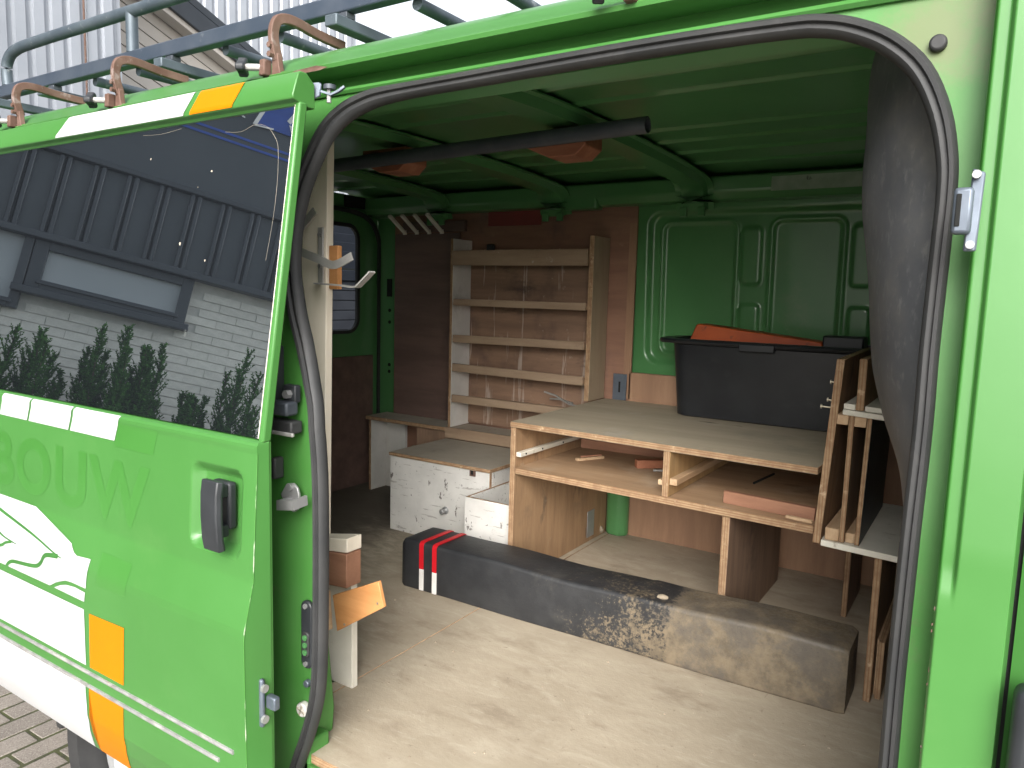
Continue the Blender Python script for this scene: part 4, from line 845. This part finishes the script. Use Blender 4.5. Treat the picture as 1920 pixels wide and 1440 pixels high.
# ================================================================ BACKGROUND beyond the van
def corr(name,label,P0,dirv,length,h,pitch,depth,m,group=None,z0=GZ):
    d=Vector(dirv).normalized(); nrm=Vector((d.y,-d.x,0)); n=int(length/pitch); vs=[]
    for i in range(n):
        for t,o in ((0,0),(.55,0),(.68,-1),(.87,-1)): vs.append(Vector(P0)+d*((i+t)*pitch)+nrm*(o*depth))
    k=len(vs); b=[Vector((p.x,p.y,z0)) for p in vs]; t=[Vector((p.x,p.y,h)) for p in vs]
    th=thing(name,label,'building',(P0[0],P0[1],z0),group)
    build(MB().add(b+t,[(i,i+1,k+i+1,k+i) for i in range(k-1)]),'cladding',m,th,smooth=0)
    return th,d,nrm
ba,d,nrm=corr('metal_warehouse','silver corrugated metal building nearest on the left, behind the roof rack',(-9,-6,0),(0,1,0),11.25,8.5,.19,.045,'cladding_silver')
B('end_wall',-16,-9.06,5.18,5.25,GZ,8.5,'cladding_silver',ba,bev=0)
build(MB().cyl((-8.975,4.78,GZ),(-8.975,4.78,8.5),.012,8),'cable','rust',ba)
bc,d,nrm=corr('metal_hall','pale corrugated metal hall farther back, seen between the roof rack bars','' or (-15,4,0),(0,1,0),11.2,13,.30,.06,'cladding_silver')
B('end_wall',-25,-15.07,15.1,15.2,GZ,13,'cladding_silver',bc,bev=0)
hb_=thing('gable_house','house with dark verge boards and pale boarded gable between the two metal buildings','house',(-11,7,GZ))
sl=-.40; zA=lambda y:5.30+(y-7.0)*sl
yl,yr=4.2,8.55
build(MB().prism([(-11,yl,GZ),(-11,yr-.5,GZ),(-11,yr-.5,zA(yr-.5)-.3),(-11,yl,zA(yl)-.3)],(-.1,0,0)),'gable_wall','soffit',hb_,smooth=0)
for i in range(9):
    o=-.34-i*.20
    build(MB().prism([(-10.95,yl,zA(yl)+o),(-10.95,yr-.2,zA(yr-.2)+o),(-10.95,yr-.2,zA(yr-.2)+o-.185),(-10.95,yl,zA(yl)+o-.185)],(-.03,0,0)),'gable_board','soffit',hb_,bev=.006)
build(MB().prism([(-10.6,yl,zA(yl)),(-10.6,yr,zA(yr)),(-10.6,yr,zA(yr)-.30),(-10.6,yl,zA(yl)-.30)],(-.06,0,0)),'verge_board','anthracite',hb_,bev=.01)
build(MB().prism([(-10.66,yl,zA(yl)-.26),(-10.66,yr,zA(yr)-.26),(-10.66,yr,zA(yr)-.38),(-10.66,yl,zA(yl)-.38)],(-.25,0,0)),'verge_trim','soffit',hb_,bev=.01)
build(MB().prism([(-10.6,yl,zA(yl)+.004),(-10.6,yr,zA(yr)+.004),(-10.6,yr,zA(yr)+.12),(-10.6,yl,zA(yl)+.12)],(-5,0,0)),'roof','anthracite',hb_,smooth=0)
# dark shed seen through the rear window
sh=thing('dark_shed','low dark shed with horizontal boards and tiled roof, seen through the rear window','shed',(-6.5,5.5,GZ))
for i in range(16): B('board',-6.5,-6.46,3.2,9,GZ+i*.115,GZ+i*.115+.108,'dark_timber',sh,bev=.006)
B('wall_core',-6.7,-6.51,3.2,9,GZ,1.25,'hole',sh,bev=0)
for i in range(9):
    z=1.10+i*.12; B('tile_course',-8.2,-6.42-i*.16,3.1,9.1,z,z+.125,'dark_tile',sh,bev=.01)

# ================================================================ HOUSE OPPOSITE (mirrored in the door window)
HZ=R(-57); HL=(-5.0184,-3.259,0)
ho=thing('brick_house','grey painted brick house with dark metal cladding and strip window, mirrored in the door glass','house',HL,rz=HZ)
hc=build(MB().box(-9,7,-6,-.012,GZ,1.95),'wall','mortar',ho,smooth=0)
# the bricks that can be seen in the mirror
bw,bh=.31,.073; me=None; nb=0
for j in range(22):
    z=.40+j*bh
    for i in range(13):
        x=-3.15+i*bw+(bw/2 if j%2 else 0)
        if z+bh>1.93: continue
        if -2.95<x+bw*.5<-1.54 and z+bh>1.47: continue
        if x<-2.95 and z>1.30: continue
        if nb>=300: continue
        if me is None:
            o=build(MB().box(-(bw-.005)/2,(bw-.005)/2,-.02,.004,-(bh-.008)/2,(bh-.008)/2),'brick','painted_brick',None,loc=(0,0,0),bev=.002,seg=1); me=o.data
        else: o=bpy.data.objects.new('brick',me); COL.objects.link(o)
        o.parent=hc; o.location=(x+bw/2+random.uniform(-.003,.003),-.006+random.uniform(-.002,.003),z+bh/2+random.uniform(-.001,.001)); o.rotation_euler=(0,random.uniform(-.008,.008),random.uniform(-.01,.01)); nb+=1
# strip window
def hw(x0,x1,z0,z1,gx0,gx1,gz0,gz1):
    f=MB(); f.box(x0,gx0,.005,.075,z0,z1); f.box(gx1,x1,.005,.075,z0,z1); f.box(gx0,gx1,.005,.075,z0,gz0); f.box(gx0,gx1,.005,.075,gz1,z1)
    w_=build(f,'window_frame','anthracite',ho,bev=.004)
    build(MB().box(gx0,gx1,.02,.03,gz0,gz1),'window_pane','window_grey',w_,smooth=0)
    build(MB().box(gx0-.03,gx1+.03,.076,.095,gz0-.035,gz0-.008),'glazing_bar','anthracite',w_,bev=.004)
    return w_
hw(-2.725,-1.54,1.545,1.925,-2.625,-1.63,1.615,1.86)
hw(-5.0,-2.735,1.35,1.975,-4.9,-2.80,1.42,1.93)
B('window_sill',-2.80,-1.50,.0,.13,1.485,1.54,'anthracite',ho,bev=.006)
B('eaves_trim',-9,7,.0,.14,1.93,1.985,'anthracite',ho,bev=.006)
for i in range(22):
    x=-4.65+i*.247
    B('cladding_panel',x+.002,x+.245,.05,.075,1.986,2.635,'anthracite2',ho,bev=.004)
    B('standing_seam',x-.045,x-.012,.0755,.115,1.986,2.635,'anthracite',ho,bev=.006)
    B('standing_seam',x+.012,x+.045,.0755,.115,1.986,2.635,'anthracite',ho,bev=.006)
B('cladding_core',-9,7,-6,.0495,1.986,2.64,'anthracite',ho,bev=0)
B('parapet_flashing',-9,7,-6,.13,2.641,2.69,'anthracite',ho,bev=.006)
B('upper_wall',-9,7,-6,.06,2.691,5.6,'anthracite2',ho,bev=0)
for z in (3.20,3.26): B('blue_line',-2.15,-.9,.0605,.066,z,z+.022,'blue_sign',ho,bev=0)
sg=B('blue_sign',-1.37,-.2,.0605,.075,3.435,4.3,'blue_sign',ho,bev=.0)
def lett(p): build(MB().prism([(x,.0765,z) for x,z in p],(0,.004,0)),'sign_letter','sign_white',ho,smooth=0)
lett([(-1.40,3.43),(-1.365,3.43),(-1.285,3.70),(-1.32,3.70)]); lett([(-1.40,3.415),(-1.22,3.435),(-1.22,3.45),(-1.365,3.432)])
lett([(-1.575,3.50),(-1.555,3.475),(-1.475,3.452),(-1.47,3.462),(-1.54,3.49),(-1.545,3.51)])
lett([(-1.125,3.56),(-1.09,3.54),(-1.06,3.60),(-1.05,3.67),(-1.08,3.66)]); lett([(-1.10,3.53),(-1.065,3.53),(-1.045,3.47),(-1.03,3.42),(-1.06,3.45)])
# yew shrubs in front of the house
def yew(lx,ly,h,rad,label,spires,m='yew',seed=1,dens=1.0):
    rnd=random.Random(seed); wx=Matrix.Rotation(HZ,4,'Z')@Vector((lx,ly,0))+Vector(HL)
    t=thing('yew_shrub',label,'shrub',(wx.x,wx.y,GZ),'yew shrubs along the house wall'); L=ORG[t.name]
    stem=MB(); vs=[];fs=[]
    for s in range(spires):
        a=rnd.uniform(0,6.28); rr_=rad*(.15+.6*rnd.random())*(s>0); top=h*(1-.32*rnd.random()*(s>0)); bx,by=rr_*math.cos(a),rr_*math.sin(a)
        lean=Vector((math.cos(a)*.08*rnd.random(),math.sin(a)*.08*rnd.random(),0)); sr=rad*(.42+.25*rnd.random())
        b0=Vector((wx.x+bx*.4,wx.y+by*.4,GZ)); tp=Vector((wx.x+bx,wx.y+by,GZ+top))+lean
        stem.tube([b0,b0*.4+tp*.6,tp],lambda i:(.018,.01,.003)[i],6)
        nbr=int(120*dens)
        for k in range(nbr):
            q=(k+rnd.random())/nbr; z=.30+.70*q; p=b0*(1-z)+tp*z
            an=rnd.uniform(0,6.28); bl=(sr*1.5*(1-q)**.7+.035)*rnd.uniform(.55,1.25)
            bd=Vector((math.cos(an),math.sin(an),.55+.9*q+rnd.uniform(-.2,.4))).normalized()
            nl=int(10+bl*130)
            for w_ in range(nl):
                f=(w_+rnd.random())/nl; o=p+bd*bl*f+Vector((0,0,.25*bl*f*f))
                d=(bd*.7+Vector((rnd.uniform(-1,1),rnd.uniform(-1,1),rnd.uniform(-.5,1)))).normalized()
                l=(.018+.016*rnd.random())*(1-.45*f); sd=d.cross(Vector((rnd.uniform(-1,1),rnd.uniform(-1,1),rnd.uniform(-1,1)))).normalized()*.0055
                i0=len(vs); vs+=[o-sd,o+sd,o+d*l+sd*.5,o+d*l-sd*.5]; fs.append((i0,i0+1,i0+2,i0+3))
    build(MB().add(vs,fs),'foliage',m,t,smooth=0); build(stem,'stem','bark',t)
yew(-2.72,.62,1.80,.36,'wide yew shrub at the left end of the mirrored hedge',12,seed=3)
yew(-2.42,.70,1.74,.26,'yew shrub with two points, second from the left in the mirrored hedge',10,seed=4)
yew(-2.13,.70,1.74,.15,'slim single-pointed yew shrub in the mirrored hedge',5,seed=5)
yew(-1.90,.70,1.95,.27,'tallest bushy yew shrub in the middle of the mirrored hedge',12,seed=6,dens=1.1)
yew(-1.63,.70,1.88,.24,'bushy yew shrub right of the tallest one in the mirrored hedge',11,seed=8,dens=1.1)
yew(-1.38,.70,1.55,.20,'low yew shrub with several short points in the mirrored hedge',8,seed=9)
yew(-1.05,.75,1.98,.26,'loose feathery yew shrub near the door edge of the mirror',7,seed=10,dens=.8)
yew(-2.95,1.3,2.24,.12,'light green yew branch reaching high at the far left of the mirror',3,'yew_light',seed=12,dens=.5)
for o in bpy.data.objects:
    if o.type=='MESH' and o.parent is None and 'label' not in o and 'kind' not in o: print('UNLABELLED',o.name)
